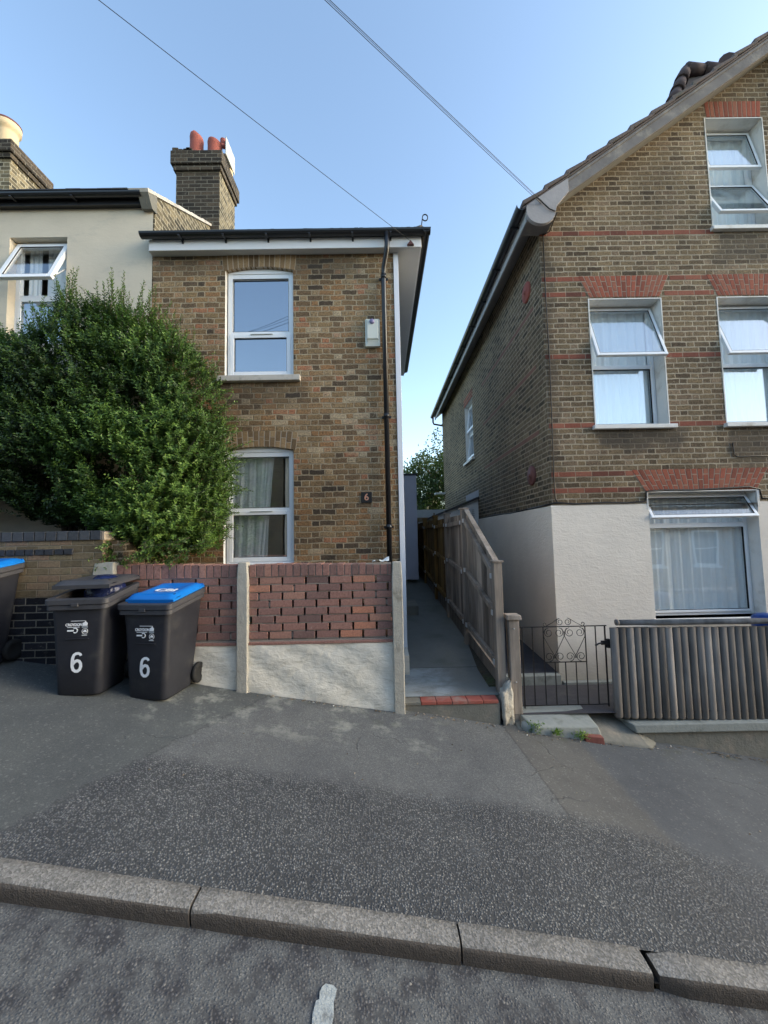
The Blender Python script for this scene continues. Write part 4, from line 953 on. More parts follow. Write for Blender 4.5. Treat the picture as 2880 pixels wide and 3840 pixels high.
s = gwb(); s.box(-1.366, .097, 3.975, 4.1, zl-.028, zl); s.box(-2.72, -1.476, 3.975, 4.1, zl-.028, zl); s.build('ledge', 'redwall', GW, .004)
s = gwb(); s.smooth = True
for x0, x1 in ((-2.72, -1.475), (-1.367, .098)):
    nx, nz = 50, 26; r = random.Random(5)
    ids = []
    for i in range(nx+1):
        x = x0+(x1-x0)*i/nx; zb = gz(x, 4)-.03
        col_ = []
        for j in range(nz+1):
            z = zb+(zl-.028-zb)*j/nz; t = 1-j/nz
            col_.append(s.pt((x, 3.985-.012*t-.010*math.sin(x*9+z*4)*math.sin(z*13+x*3)+r.uniform(-.003, .003), z)))
        ids.append(col_)
    for i in range(nx):
        for j in range(nz): s.face([ids[i][j], ids[i+1][j], ids[i+1][j+1], ids[i][j+1]])
s.smooth = False; s.box(-2.72, -1.475, 4.03, 4.12, .2, zl-.03); s.box(-1.367, .098, 4.03, 4.12, -.1, zl-.03)
s.build('rendered_base', 'rough', GW)
# scrap of white paper on the coping
s = MB(); s.smooth = True; r = random.Random(4)
ids = [[s.pt((-.10+i*.022, 4.0+j*.016, 1.545+.022*r.random()+.055*max(0, (i-5)/4)*(j > 1))) for j in range(5)] for i in range(9)]
for i in range(8):
    for j in range(4): s.face([ids[i][j], ids[i+1][j], ids[i+1][j+1], ids[i][j+1]])
tag(s.build('paper_scrap', 'paperw'), 'crumpled scrap of white paper lying on the red brick wall by the downpipe', 'paper')

# ================================================================== NEIGHBOUR'S WALL (left)
NW = empty('neighbour_wall', (-3.6, 3.95, 0), 'buff brick front wall with blue-black brick coping and base, behind the bins', 'garden wall')
def nwb(): return relto(MB(), NW)
s = nwb(); s.box(-9, -2.84, 3.95, 4.17, 1.26, 1.83); s.build('brickwork', 'buff', NW)
s = nwb(); s.box(-9, -2.86, 3.955, 4.17, .1, 1.259); s.build('dark_brick_base', 'blue', NW)
s = nwb(); m = nwb(); r = random.Random(2); x = -9.
m.box(-9, -2.83, 3.955, 4.185, 1.831, 1.915)
while x < -2.84: s.tint = r.random(); s.box(x, x+.102, 3.93, 4.19, 1.832, 1.925); x += .112
s.build('coping', tinted('blue_coping_brick', [(0, (.035, .038, .045)), (1, (.075, .078, .085))], .5), NW, .003); m.build('coping_mortar', 'mortar', NW)
s = nwb()
x = -8.9
while x < -3.2:
    s.prism([(x, 1.69), (x+.085, 1.685), (x+.085, 1.748), (x, 1.745)], 'y', 3.93+random.random()*.008, 3.96); x += .098
s.build('dentil_course', tinted('dark_dentil_brick', [(0, (.02, .021, .026)), (1, (.05, .05, .055))], .6), NW, .004)
s = nwb(); s.box(-2.86, -2.70, 4.05, 5.0, 1.2, 1.82); s.build('return_wall', 'stock3', NW)

# ================================================================== BINS
def rring(x0, x1, y0, y1, z, r, n=5, sh=0.):
    out = []
    for cx, cy, a0 in ((x1-r, y0+r, -90), (x1-r, y1-r, 0), (x0+r, y1-r, 90), (x0+r, y0+r, 180)):
        for k in range(n+1):
            a = R(a0+90*k/n); x, y = cx+r*math.cos(a), cy+r*math.sin(a); out.append((x, y, z+sh*y))
    return out
SH = .15
def make_bin(loc, rz, label, kind, marks=True):
    B = empty('wheelie_bin', loc, label, 'wheelie bin', 'wheelie bins on the pavement', rz)
    s = MB(); s.smooth = True
    secs = [(-.185, .185, .04, .43, 0, .05), (-.19, .19, .025, .45, .02, .055), (-.205, .205, .012, .49, .3, .055), (-.222, .222, .004, .52, .62, .05), (-.235, .235, -.004, .535, .79, .045)]
    rings = [rring(a, b, c, d, z, r, 5, SH*(z/.8)**2) for a, b, c, d, z, r in secs]
    inner = [rring(a+.006, b-.006, c+.006, d-.006, z, r, 5, SH*(z/.8)**2) for a, b, c, d, z, r in secs[::-1]]
    s.loft(rings, False); s.face([i for i in range(24)][::-1])
    k0 = len(s.v); s.loft(inner, False); s.face([len(s.v)-24+i for i in range(24)])
    # stiffening ridge on the front
    s.smooth = False; s.box(-.10, .10, -.0045, .02, .505, .512)
    s.build('body', 'binb', B)
    s = MB()
    for z0, z1, e in ((.775, .815, .028), (.822, .868, .038)):
        o_ = rring(-.235-e, .235+e, -.004-e, .535+e*.3, z0, .045, 5, SH); o2 = rring(-.235-e, .235+e, -.004-e, .535+e*.3, z1, .045, 5, SH)
        i1 = rring(-.222, .222, .012, .52, z1, .04, 5, SH); i0 = rring(-.222, .222, .012, .52, z0, .04, 5, SH)
        s.loft([i0, o_, o2, i1, i0], False)
    s.box(-.03, .03, -.05, -.0, .80, .83)
    s.build('rim', 'binlip', B, .003)
    s = MB(); s.tube([(-.2, .585, .92), (.2, .585, .92)], .014, 8)
    for x in (-.2, 0, .2): s.box(x-.02, x+.02, .53, .59, .88, .935)
    s.build('handle', 'binlip', B)
    for x in (-.235, .195):
        s = MB(); s.x = Matrix.Translation((x, .49, .10)) @ Matrix.Rotation(R(90), 4, 'Y')
        s.lathe((0, 0, 0), [(.0, 0), (.05, .002), (.06, .0), (.09, .0), (.10, .008), (.10, .034), (.09, .042), (.06, .042), (.05, .036), (0, .036)], 24); s.build('wheel', 'rubber', B)
    s = MB(); s.tube([(-.22, .49, .10), (.22, .49, .10)], .012, 8); s.build('axle', 'blackiron', B)
    # lid: shallow dished panel with rolled front edge and grip recesses
    Lx = Matrix.Translation((0, .54, .885+SH*.54)) @ Matrix.Rotation(math.atan(SH), 4, 'X')
    if kind == 'open': Lx = Matrix.Translation((0, .57, .885+SH*.54+.035)) @ Matrix.Rotation(math.atan(SH)-R(6), 4, 'X')
    s = MB(); s.x = Lx; s.smooth = True
    w2, D = (.245, .50) if kind != 'open' else (.25, .54)
    nx, ny = 20, 16; ids = []
    for i in range(nx+1):
        u = -1+2*i/nx; row = []
        for j in range(ny+1):
            v = j/ny
            edge = max(0, (abs(u)-.72)/.28); hgt = .034*(1-edge**2.2) + .012*math.exp(-((v-.86)/.10)**2)
            if v > .9: hgt *= 1-((v-.9)/.1)**2*.9
            if v < .06: hgt *= .6
            dish = -.016*max(0, 1-(u/.62)**4)*max(0, 1-((v-.5)/.38)**4)
            row.append(s.pt((u*w2*(1 if v < .9 else 1-.12*(v-.9)*10*0), -v*D, hgt+dish)))
        ids.append(row)
    for i in range(nx):
        for j in range(ny): s.face([ids[i][j], ids[i][j+1], ids[i+1][j+1], ids[i+1][j]])
    s.smooth = False
    s.box(-w2, w2, -D, -D+.012, -.03, .004); s.box(-w2, -w2+.008, -D+.012, 0, -.02, .003); s.box(w2-.008, w2, -D+.012, 0, -.02, .003); s.box(-w2+.008, w2-.008, -.01, 0, -.03, .02)
    lid = s.build('lid', 'binlip' if kind == 'open' else 'binblue', B)
    s = MB(); s.x = Lx
    for x in (-.175, .175): s.box(x-.045, x+.045, -D+.055, -D+.085, .030, .0405)
    s.build('grip_slot', 'dark' if kind == 'open' else plain('deep_blue_plastic', (.003, .05, .2), .4), lid, .006)
    if kind != 'open':
        lt = Matrix.Translation((0, -.27, .026))
        s = MB(); s.x = Lx @ lt; s.poly([(-.105, -.04, .0), (.105, -.04, .0), (.105, .04, .0), (-.105, .04, .0)]); s.x = None
        text('CBI', .115, lid, 'white', Lx @ Matrix.Translation((0, -.27, .0255)), .003, .002, sx=1.3)
    if marks:
        FR = Matrix.Translation((0, .0, 0)) @ Matrix.Rotation(R(90-1.9), 4, 'X')
        def ff(z): return float(np.interp(z, [.02, .3, .62, .79], [.025, .012, .004, -.004]))-.0015
        s = MB(); zc = .30; yf = ff(.34)-.003; wn2 = .013; P6 = []
        for t in np.linspace(0, 1, 9): P6.append((.034-.072*math.sin(t*math.pi/2), zc+.055+.032*math.cos(t*math.pi/2)**.8+.0))
        P6 = [(.036, zc+.058), (.030, zc+.071), (.014, zc+.079), (-.006, zc+.078), (-.024, zc+.066), (-.034, zc+.040), (-.037, zc+.0), (-.037, zc-.035), (-.028, zc-.062), (-.010, zc-.076), (.010, zc-.076), (.028, zc-.062), (.036, zc-.036), (.034, zc-.010), (.022, zc+.010), (.004, zc+.016), (-.016, zc+.008), (-.032, zc-.012)]
        ws = [.011, .012, .012, .012, .0125]+[.0135]*13
        for i in range(len(P6)):
            a, b2 = np.array(P6[max(i-1, 0)]), np.array(P6[min(i+1, len(P6)-1)]); d_ = (b2-a)/np.linalg.norm(b2-a); nn_ = np.array([-d_[1], d_[0]])*ws[i]
            q0, q1 = np.array(P6[i])-nn_, np.array(P6[i])+nn_
            if i: s.poly([(l0[0], yf, l0[1]), (l1[0], yf, l1[1]), (q1[0], yf, q1[1]), (q0[0], yf, q0[1])])
            l0, l1 = q0, q1
        s.build('numeral', 'white', B)
        text('CROYDON', .033, B, 'white', Matrix.Translation((-.03, ff(.63), .632)) @ UPR, .001, .001, 'council_print', .85)
        s = MB(); y = ff(.64); s.box(-.055, .065, y-.002, y, .664, .668); s.box(-.085, .02, y-.002, y, .609, .6135)
        s.box(-.085, -.03, y-.001, y+.001, .575, .588)
        # crest, leaf disc and crescent
        s.prism([(.045, .622), (.085, .622), (.088, .645), (.076, .655), (.072, .668), (.062, .653), (.047, .648)], 'y', y-.002, y)
        n = 16; c = (-.018, .582)
        for k in range(n-3):
            a, b2 = R(-130+260*k/(n-3)), R(-130+260*(k+1)/(n-3)); s.prism([(c[0]+.016*math.cos(a), c[1]+.016*math.sin(a)), (c[0]+.024*math.cos(a), c[1]+.024*math.sin(a)), (c[0]+.024*math.cos(b2), c[1]+.024*math.sin(b2)), (c[0]+.016*math.cos(b2), c[1]+.016*math.sin(b2))], 'y', y-.001, y+.001)
        c = (.066, .573)
        for k in range(24):
            a, b2 = R(15*k), R(15*k+15); s.prism([(c[0]+.023*math.cos(a), c[1]+.023*math.sin(a)), (c[0]+.026*math.cos(a), c[1]+.026*math.sin(a)), (c[0]+.026*math.cos(b2), c[1]+.026*math.sin(b2)), (c[0]+.023*math.cos(b2), c[1]+.023*math.sin(b2))], 'y', y-.001, y+.001)
        s.prism([(c[0]-.017, c[1]-.008), (c[0]+.017, c[1]-.008), (c[0]+.012, c[1]+.006), (c[0], c[1]+.016), (c[0]-.012, c[1]+.006)], 'y', y-.001, y+.001)
        s.box(.04, .085, y-.001, y+.001, .536, .541)
        s.build('recycling_print', 'white', B)
        s = MB(); s.box(.04, .09, y-.002, y-.0005, .604, .620); s.build('grey_print', 'greyprint', B)
    return B
make_bin((-2.12, 3.50, gz(-2.12, 3.5)+.005), R(-7), 'dark grey wheelie bin with closed bright blue lid, in front of the red brick wall', 'blue').scale = (.96, .97, .985)
make_bin((-2.66, 3.42, gz(-2.66, 3.42)+.005), R(5), 'dark grey wheelie bin with propped-open black lid over a blue bag', 'open').scale = (.95, .95, .97)
make_bin((-3.86, 3.40, gz(-3.86, 3.4)+.005), R(0), 'dark wheelie bin with blue lid cut off by the left edge of the photo', 'blue', False)
s = MB(); s.smooth = True; r = random.Random(8); rings = []
for k in range(9):
    t = k/8; rad = .17*math.sin(math.pi*(.12+.8*t))**.6; rings.append([(rad*(1+.12*r.uniform(-1, 1))*math.cos(a)*1.05, rad*(1+.12*r.uniform(-1, 1))*math.sin(a)*.95, -.22+.38*t+.012*r.uniform(-1, 1)) for a in [2*math.pi*i/16 for i in range(16)]])
s.loft(rings)
o = s.build('rubbish_bag', 'bag', loc=(-2.64, 3.74, gz(-2.7, 3.42)+.86)); m_ = o.modifiers.new('s', 'SUBSURF'); m_.levels = m_.render_levels = 1
tag(o, 'knotted navy blue rubbish bag bulging out of the open bin', 'rubbish bag')

# ================================================================== STEP, BOULDER, THRESHOLD
ST = empty('entrance_step', (.7, 4.05, 0), 'worn concrete step with red tile nosing at the foot of the alley', 'step')
s = relto(MB(), ST); s.hexa([(.205, 4.03, -.2), (1.175, 4.03, -.3), (1.175, 4.3, -.3), (.205, 4.3, -.2)], [(.205, 4.025, .098), (1.175, 4.02, .092), (1.175, 4.3, .092), (.205, 4.3, .098)]); s.build('riser', 'stepconc', ST, .012)
s = relto(MB(), ST); x = .37
for i in range(5): s.tint = random.random(); s.box(x, x+.155, 4.008+random.uniform(0, .004), 4.145, .090, .126); x += .158
s.build('nosing_tile', 'redtile', ST, .006)
s = relto(MB(), ST); s.box(.205, .367, 4.012, 4.145, .09, .122); s.box(.2, 1.22, 4.146, 4.34, .06, .131); s.build('top_slab', 'stepconc', ST, .006)
def rock(name, c, sx, sy, sz, seed, mat, label, cat, sub=4, amp=.25, rz=0., group=None, flat=0.):
    r = np.random.default_rng(seed); mb = MB(); mb.smooth = flat == 0
    n, m = 14, 9; rings = []
    ph = r.uniform(0, 6, 6)
    for j in range(1, m):
        v = math.pi*j/m; rg = []
        for i in range(n):
            u = 2*math.pi*i/n; p = np.array([math.sin(v)*math.cos(u), math.sin(v)*math.sin(u), math.cos(v)*-1])
            q = np.sign(p)*np.abs(p)**(.55); k = 1+amp*(math.sin(3*p[0]+ph[0])*math.sin(4*p[1]+ph[1])+.5*math.sin(7*p[2]+ph[2])*math.sin(6*p[0]+ph[3]))+r.uniform(-.05, .05)
            rg.append((q[0]*sx*k, q[1]*sy*k, q[2]*sz*k))
        rings.append(rg)
    mb.loft(rings)
    o = mb.build(name, mat, loc=c); o.rotation_euler = (0, 0, rz); return tag(o, label, cat, group)
rock('render_lump', (1.262, 4.10, .03), .065, .08, .20, 3, 'stone', 'broken lump of pale render under the alley fence post, beside the step', 'rubble', amp=.3)
s = MB(); s.hexa([(1.46, 3.92, -.25), (2.20, 3.95, -.35), (2.30, 4.3, -.3), (1.36, 4.3, -.2)], [(1.47, 3.93, -.105), (2.15, 3.99, -.150), (2.12, 4.3, -.06), (1.36, 4.3, -.05)])
tag(s.build('threshold_slab', 'slab', None, .012), 'cracked grey stone slab under the iron gate', 'slab')
s = MB(); s.hexa([(1.34, 3.9, -.34), (2.9, 3.9, -.5), (2.9, 4.4, -.5), (1.34, 4.4, -.34)], [(1.34, 3.98, -.15), (2.62, 3.96, -.33), (2.6, 4.4, -.16), (1.34, 4.4, -.11)])
tag(s.build('broken_footing', 'stepconc', None, .01), 'broken concrete edge between the pavement and the gate slab', 'footing')
s = MB(); s.hexa([(1.98, 3.93, -.30), (2.17, 3.92, -.32), (2.17, 4.02, -.32), (1.98, 4.02, -.3)], [(1.98, 3.93, -.205), (2.16, 3.92, -.225), (2.16, 4.02, -.215), (1.98, 4.02, -.195)])
tag(s.build('loose_brick', plain('dull_red_brick', (.20, .07, .055), .9, .3, 20., .004), None, .006), 'single red brick set in the broken footing below the gate', 'brick')
rock('cobble', (1.46, 4.02, -.16), .075, .06, .055, 9, 'slab', 'rounded grey stone at the foot of the short gate post', 'stone', amp=.15)

# ================================================================== ALLEY FENCE
AF = empty('alley_fence', (1.2, 4.2, .13), 'tall close-board wooden fence along the alley, weathered grey in front and orange further back', 'fence')
dirv = Vector((-.042, .999, 0)); perp = Vector((.999, .042, 0))
def AX(sv, tv, z): # s along the fence, t across (towards the gabled house)
    p = Vector((1.2, 4.15, 0))+dirv*sv+perp*tv; return (p.x, p.y, z)
def fbox(mb, s0, s1, t0, t1, z0a, z1a, z0b=None, z1b=None):
    z0b = z0a if z0b is None else z0b; z1b = z1a if z1b is None else z1b
    mb.hexa([AX(s0, t0, z0a), AX(s0, t1, z0a), AX(s1, t1, z0b), AX(s1, t0, z0b)], [AX(s0, t0, z1a), AX(s0, t1, z1a), AX(s1, t1, z1b), AX(s1, t0, z1b)])
def afb(): return relto(MB(), AF)
posts = [0, 1.30, 2.45, 3.55, 4.9, 6.35, 7.9]
def fb(sv): return pz(4.15+sv)
tops = [1.50, 2.17, 2.17, 2.19, 2.2, 2.24, 2.26]
for i, sv in enumerate(posts):
    s = afb(); s.tint = .5+.3*random.random() if i < 3 else .45
    fbox(s, sv, sv+.09, 0, .09, fb(sv)-.05+(.07 if i == 0 else 0), tops[i]); fbox(s, sv-.012, sv+.102, -.014, .104, tops[i], tops[i]+.022)
    s.build('fence_post', 'woodgrey' if i < 3 else 'woodorange', AF, .004)
for i in range(6):
    s0, s1 = posts[i]+.09, posts[i+1]; mat = 'woodgrey' if i < 2 else 'woodorange'
    b = afb(); r = random.Random(i+3); x = s0
    def topz(q):
        t = (q-s0)/(s1-s0); return (1.47+(2.14-1.47)*t) if i == 0 else tops[i]-.06
    while x < s1-.01:
        x2 = min(x+.118, s1); b.tint = r.random(); b1, b2 = fb(x)+.16+(.06 if i == 0 else 0), fb(x2)+.16+(.06 if i == 0 else 0)
        fbox(b, x, x2, .060+r.uniform(0, .004), .074, b1, topz(x), b2, topz(x2)); x = x2-.006
    b.build('fence_board', mat, AF)
    g = afb(); g.tint = r.random()*.5; fbox(g, s0, s1, .045, .07, fb(s0)-.02, fb(s0)+.17, fb(s1)-.02, fb(s1)+.17)
    g.build('gravel_board', 'woodgrey', AF)
    rl = afb(); rl.tint = .7; br = afb()
    lv = [(fb(s0)+.28, fb(s1)+.28), (.95 if i == 0 else (fb(s0)+tops[i])/2+.05, (fb(s1)+.2+tops[i+1])/2 if i else 1.32), (topz(s0)-.12, topz(s1)-.13)]
    for k, (za, zb_) in enumerate(lv):
        fbox(rl, s0, s1, .012, .059, za-.035, za+.03, zb_-.035, zb_+.03)
        for q in ((s0-.035, s0+.07, .002, .0115, za-.03, za+.025), (s1-.07, s1+.0, .002, .0115, zb_-.03, zb_+.025)):
            br = afb(); fbox(br, *q); br.build('rail_bracket', 'galvst', AF)
    rl.build('arris_rail', mat, AF, .006)
cp = afb(); cp.tint = .8; fbox(cp, .09, 1.29, .035, .10, 1.475, 1.50, 2.145, 2.17); cp.build('capping_rail', 'woodgrey', AF, .003)
# low soil-coloured kerb under the fence
s = MB(); s.hexa([(1.16, 4.3, -.1), (1.30, 4.3, -.1), (.90, 12, .3), (.78, 12, .3)], [(1.14, 4.3, pz(4.3)+.012), (1.30, 4.3, pz(4.3)+.05), (.92, 12, pz(12)+.05), (.80, 12, pz(12)+.02)])
tag(s.build('path_edging', 'soil'), kind='structure')

# gate post
GP = empty('gate_post', (1.38, 4.17, -.15), 'short weathered timber gate post with a square cap, left of the iron gate', 'gate post')
s = relto(MB(), GP); s.tint = .8; s.hexa([(1.335, 4.13, -.2), (1.44, 4.13, -.2), (1.44, 4.23, -.2), (1.335, 4.23, -.2)], [(1.328, 4.125, .90), (1.44, 4.125, .90), (1.44, 4.235, .90), (1.328, 4.235, .90)]); s.build('post', 'woodgrey', GP, .006)
s = relto(MB(), GP); s.tint = .9; s.hexa([(1.305, 4.10, .90), (1.462, 4.10, .90), (1.462, 4.255, .90), (1.305, 4.255, .90)], [(1.312, 4.107, .945), (1.455, 4.107, .945), (1.455, 4.248, .945), (1.312, 4.248, .945)]); s.build('cap', 'woodgrey', GP, .004)
s = relto(MB(), GP)
for z in (.80, .25): s.box(1.378, 1.39, 4.118, 4.126, z, z+.012)
s.build('bolt', 'galvst', GP)

# ================================================================== IRON GATE
IG = empty('iron_gate', (1.93, 4.2, -.03), 'small black wrought iron gate with scrollwork panel, slightly open slab behind it', 'gate')
IG['label'] = 'small black wrought iron garden gate with scrollwork panel'
def igb(): return relto(MB(), IG)
zt_, zb_ = .80, -.025
s = igb(); Y = 4.2
s.box(1.435, 2.405, Y-.005, Y+.005, zt_-.006, zt_+.004); s.box(1.46, 2.395, Y-.004, Y+.004, zb_, zb_+.010)
for x in (1.49, 2.385): s.box(x-.006, x+.006, Y-.0065, Y+.0065, zb_-.02, zt_)
s.build('frame', 'blackiron', IG)
for x in (1.602, 1.72, 2.172, 2.283): s = igb(); s.box(x-.0045, x+.0045, Y-.0045, Y+.0045, zb_, zt_); s.build('bar', 'blackiron', IG)
for x in (1.833, 1.945, 2.058): s = igb(); s.box(x-.0045, x+.0045, Y-.0045, Y+.0045, zb_, .425); s.build('bar', 'blackiron', IG)
s = igb(); s.box(1.72, 2.172, Y-.004, Y+.004, .42, .43); s.build('cross_bar', 'blackiron', IG)
def spiral(cx, cz, r0, a0, turns, dr, n=26):
    return [(cx+(r0-dr*t)*math.cos(a0+turns*2*math.pi*t), Y, cz+(r0-dr*t)*math.sin(a0+turns*2*math.pi*t)) for t in np.linspace(0, 1, n)]
s = igb(); R_ = .0035; pr = .050
# each heart: two scrolls above joined to two scrolls below by crossing straps
for cx, lo in ((1.833, (1.775, 1.89)), (2.059, (2.001, 2.117))):
    for sg in (-1, 1):
        c = cx+sg*.056
        s.tube(spiral(c, .735, pr, R(90) if True else 0, sg*-1.0*1.4 if True else 0, .032), R_, 6)
        s.tube([(c, Y, .785), (c+sg*.035, Y, .775), (cx+sg*.110, Y, .735), (cx+sg*.108, Y, .69), (cx+sg*.055, Y, .59), (cx+sg*.004, Y, .50), (cx+sg*.006, Y, .465)], R_, 6)
for cx, sg in ((1.775, -1), (1.89, 1), (1.998, -1), (2.118, 1)):
    s.tube(spiral(cx, .482, pr, R(-90), sg*-1.4, .032), R_, 6)
# crest on top of the frame
for sg in (-1, 1):
    s.tube(spiral(1.946+sg*.042, .848, .040, R(90), sg*-1.4*-1*-1, .026), R_, 6)
    s.tube([(1.946+sg*.042, Y, .888), (1.946+sg*.075, Y, .875), (1.946+sg*.13, Y, .838), (1.946+sg*.195, Y, .806)], R_, 6)
    s.tube(spiral(1.946+sg*.205, .826, .020, R(-90), sg*.8, .008, 14), R_, 6)
s.build('scrollwork', 'blackiron', IG)
s = igb(); s.box(2.33, 2.43, Y-.02, Y-.006, .60, .645); s.box(2.395, 2.43, Y-.022, Y+.01, .565, .66); s.tube([(2.35, Y-.015, .625), (2.30, Y-.02, .615), (2.275, Y-.02, .60), (2.262, Y-.02, .602)], .009, 6); s.build('latch', 'blackiron', IG, .003)

# ================================================================== HALF-ROUND FENCE AND ITS WALL
RW = empty('retaining_wall', (3.5, 4.15, -.3), 'low concrete retaining wall with a projecting stone ledge under the half-round fence', 'wall')
s = relto(MB(), RW); s.hexa([(2.60, 4.10, -.9), (9, 4.10, -1.9), (9, 4.5, -1.9), (2.60, 4.5, -.9)], [(2.60, 4.11, -.262), (9, 4.11, -.30), (9, 4.5, -.30), (2.60, 4.5, -.262)]); s.build('base', 'stepconc', RW, .01)
s = relto(MB(), RW); s.hexa([(2.58, 4.06, -.262), (9, 4.06, -.302), (9, 4.5, -.302), (2.50, 4.4, -.262)], [(2.55, 4.06, -.175), (9, 4.06, -.205), (9, 4.5, -.205), (2.45, 4.4, -.175)]); s.build('ledge', 'slab', RW, .01)
HF = empty('half_round_fence', (3.3, 4.15, -.14), 'weathered fence of upright half-round timber pales right of the iron gate', 'fence')
s = relto(MB(), HF); r = random.Random(12); x = 2.555; k = 0
pales = []
x = 2.455
while x < 6.5: pales.append((x, 4.13, k)); x += .0825; k += 1
for px, py, k in pales:
    s.tint = r.random(); rad = .0415+r.uniform(-.0015, .002); lean = r.uniform(-.006, .006); zt = .79-.004*k*.3+r.uniform(-.003, .003); zb = -.14-.0035*k
    n = 8; rings = []
    for z in (zb, zb+.02, zt):
        e = .008 if z == zb else 0
        rings.append([(px+lean*(z > .5)+(rad-e)*math.cos(a), py+.02-(rad*.85-e)*math.sin(a), z) for a in [math.pi*i/n for i in range(n+1)]]+[(px-rad+e, py+.03, z), (px+rad-e, py+.03, z)][::1])
    s.smooth = True; s.loft([q[::-1] for q in rings], False); s.smooth = False
    kk = len(s.v); m_ = len(rings[0]); s.face([kk-m_+i for i in range(m_)]); s.face([kk-3*m_+i for i in range(m_)][::-1])
s.build('half_round_pales', 'woodpale', HF)
s = relto(MB(), HF); s.tint = .8; s.smooth = True
s.tube([(2.47, 4.13, .845), (2.49, 4.13, .845)], .0325, 12); s.tube([(2.49, 4.13, .843), (6.5, 4.13, .80)], .030, 12); s.build('top_rail', 'woodh', HF)
s = relto(MB(), HF); s.tint = .4; s.box(2.45, 6.5, 4.17, 4.21, .55, .63); s.box(2.5, 6.5, 4.17, 4.21, .0, .08); s.build('back_rail', 'woodh', HF)
# blue recycling box lid peeping over the fence
s = MB(); s.smooth = True
s.loft([[(4.40+.16*math.cos(a)*q, 4.42+.14*math.sin(a)*q, z-.055) for a in [2*math.pi*i/20 for i in range(20)]] for q, z in ((1., .70), (1.05, .80), (1.0, .86), (.8, .885), (.3, .893))])
tag(s.build('recycling_box', plain('navy_box_plastic', (.01, .05, .22), .35)), 'rounded blue plastic box lid just showing over the half-round fence', 'box')

# ================================================================== WIRES
POLE = Vector((-11.77, -4.85, 7.73))
def wire(a, b, sag, rad, label, grp):
    a, b = Vector(a), Vector(b); pts = []
    for i in range(49):
        t = i/48; p = a.lerp(b, t); p.z -= sag*4*t*(1-t); pts.append(p-a)
    s = MB(); s.tube(pts, rad, 6); o = s.build('overhead_wire', 'cable', loc=a); return tag(o, label, 'wire', grp)
wire((.465, 4.85, 5.71), POLE, .10, .003, 'single thin overhead wire running up left from the eaves of the brown brick house', 'overhead wires')
wire((2.21, 4.82, 6.18), POLE+Vector((0, .02, .10)), .10, .003, 'lowest of the bundled overhead wires meeting the gable corbel', 'overhead wires')
wire((2.24, 4.82, 6.20), POLE+Vector((-.1, .06, .24)), .09, .003, 'uppermost of the bundled overhead wires meeting the gable corbel', 'overhead wires')
wire((2.225, 4.815, 6.19), POLE+Vector((0, .03, .16)), .12, .0022, 'middle of the three bundled overhead wires meeting the gable corbel', 'overhead wires')

# ================================================================== FOLIAGE
def leafmesh(name, base, d, up, L, Wd_, tint, mat, parent=None, loc=(0, 0, 0)):
    """kite leaves: base point, direction, side vector; arrays"""
    n = len(base); side = np.cross(d, up); side /= np.linalg.norm(side, axis=1, keepdims=True)+1e-9
    nrm = np.cross(side, d)
    v = np.empty((n, 4, 3)); v[:, 0] = base
    v[:, 1] = base+d*L[:, None]*.45+side*Wd_[:, None]*.5+nrm*Wd_[:, None]*.12
    v[:, 2] = base+d*L[:, None]-nrm*L[:, None]*.12
    v[:, 3] = base+d*L[:, None]*.45-side*Wd_[:, None]*.5+nrm*Wd_[:, None]*.12
    me = bpy.data.meshes.new(name); me.vertices.add(n*4); me.vertices.foreach_set('co', v.astype(np.float32).ravel())
    me.loops.add(n*4); me.loops.foreach_set('vertex_index', np.arange(n*4, dtype=np.int32))
    me.polygons.add(n); me.polygons.foreach_set('loop_start', np.arange(0, n*4, 4, dtype=np.int32)); 
    me.update(calc_edges=True)
    at = me.attributes.new('tint', 'FLOAT', 'FACE'); at.data.foreach_set('value', np.clip(tint, 0, 1).astype(np.float32))
    me.materials.append(M[mat]); o = bpy.data.objects.new(name, me); sc.collection.objects.link(o); o.location = loc
    if parent: o.parent = parent
    return o
def unit(a): return a/(np.linalg.norm(a, axis=1, keepdims=True)+1e-9)
def vnoise(p, seed, f):
    r = np.random.default_rng(seed); out = np.zeros(len(p))
    for k in range(7):
        w_ = r.normal(size=3); w_ = w_/np.linalg.norm(w_)*f*(.6+.9*r.random()); out += np.sin(p@w_+r.uniform(0, 6.28))
    return out/7**.5
HEDGE = np.array([(-7.5, 4.6), (-6.8, 4.75), (-6.0, 4.65), (-5.2, 4.75), (-4.75, 4.30), (-4.45, 4.24), (-4.2, 4.16), (-3.95, 4.30), (-3.69, 4.62), (-3.48, 4.48), (-3.2, 4.62), (-3.05, 4.42), (-2.75, 4.46), (-2.6, 4.28), (-2.35, 4.12), (-2.15, 3.90), (-1.95, 3.60), (-1.86, 3.25), (-1.84, 2.85), (-1.78, 2.62), (-1.86, 2.35), (-1.86, 1.95), (-1.98, 1.62), (-2.40, 1.50), (-2.92, 1.50), (-3.12, 1.70), (-3.33, 1.93), (-3.80, 1.97), (-4.10, 2.08), (-4.45, 2.35), (-4.9, 2.2), (-5.6, 1.95), (-7.5, 1.95)])
def polydist(P, poly):
    a = poly; b = np.roll(poly, -1, 0); d = np.full(len(P), 1e9); ins = np.zeros(len(P), bool)
    for (x1, y1), (x2, y2) in zip(a, b):
        e = np.array([x2-x1, y2-y1]); q = P-np.array([x1, y1]); t = np.clip((q@e)/(e@e), 0, 1)
        d = np.minimum(d, np.linalg.norm(q-t[:, None]*e, axis=1))
        c = ((y1 > P[:, 1]) != (y2 > P[:, 1])) & (P[:, 0] < (x2-x1)*(P[:, 1]-y1)/((y2-y1) if y2 != y1 else 1e-9)+x1); ins ^= c
    return np.where(ins, d, -d)
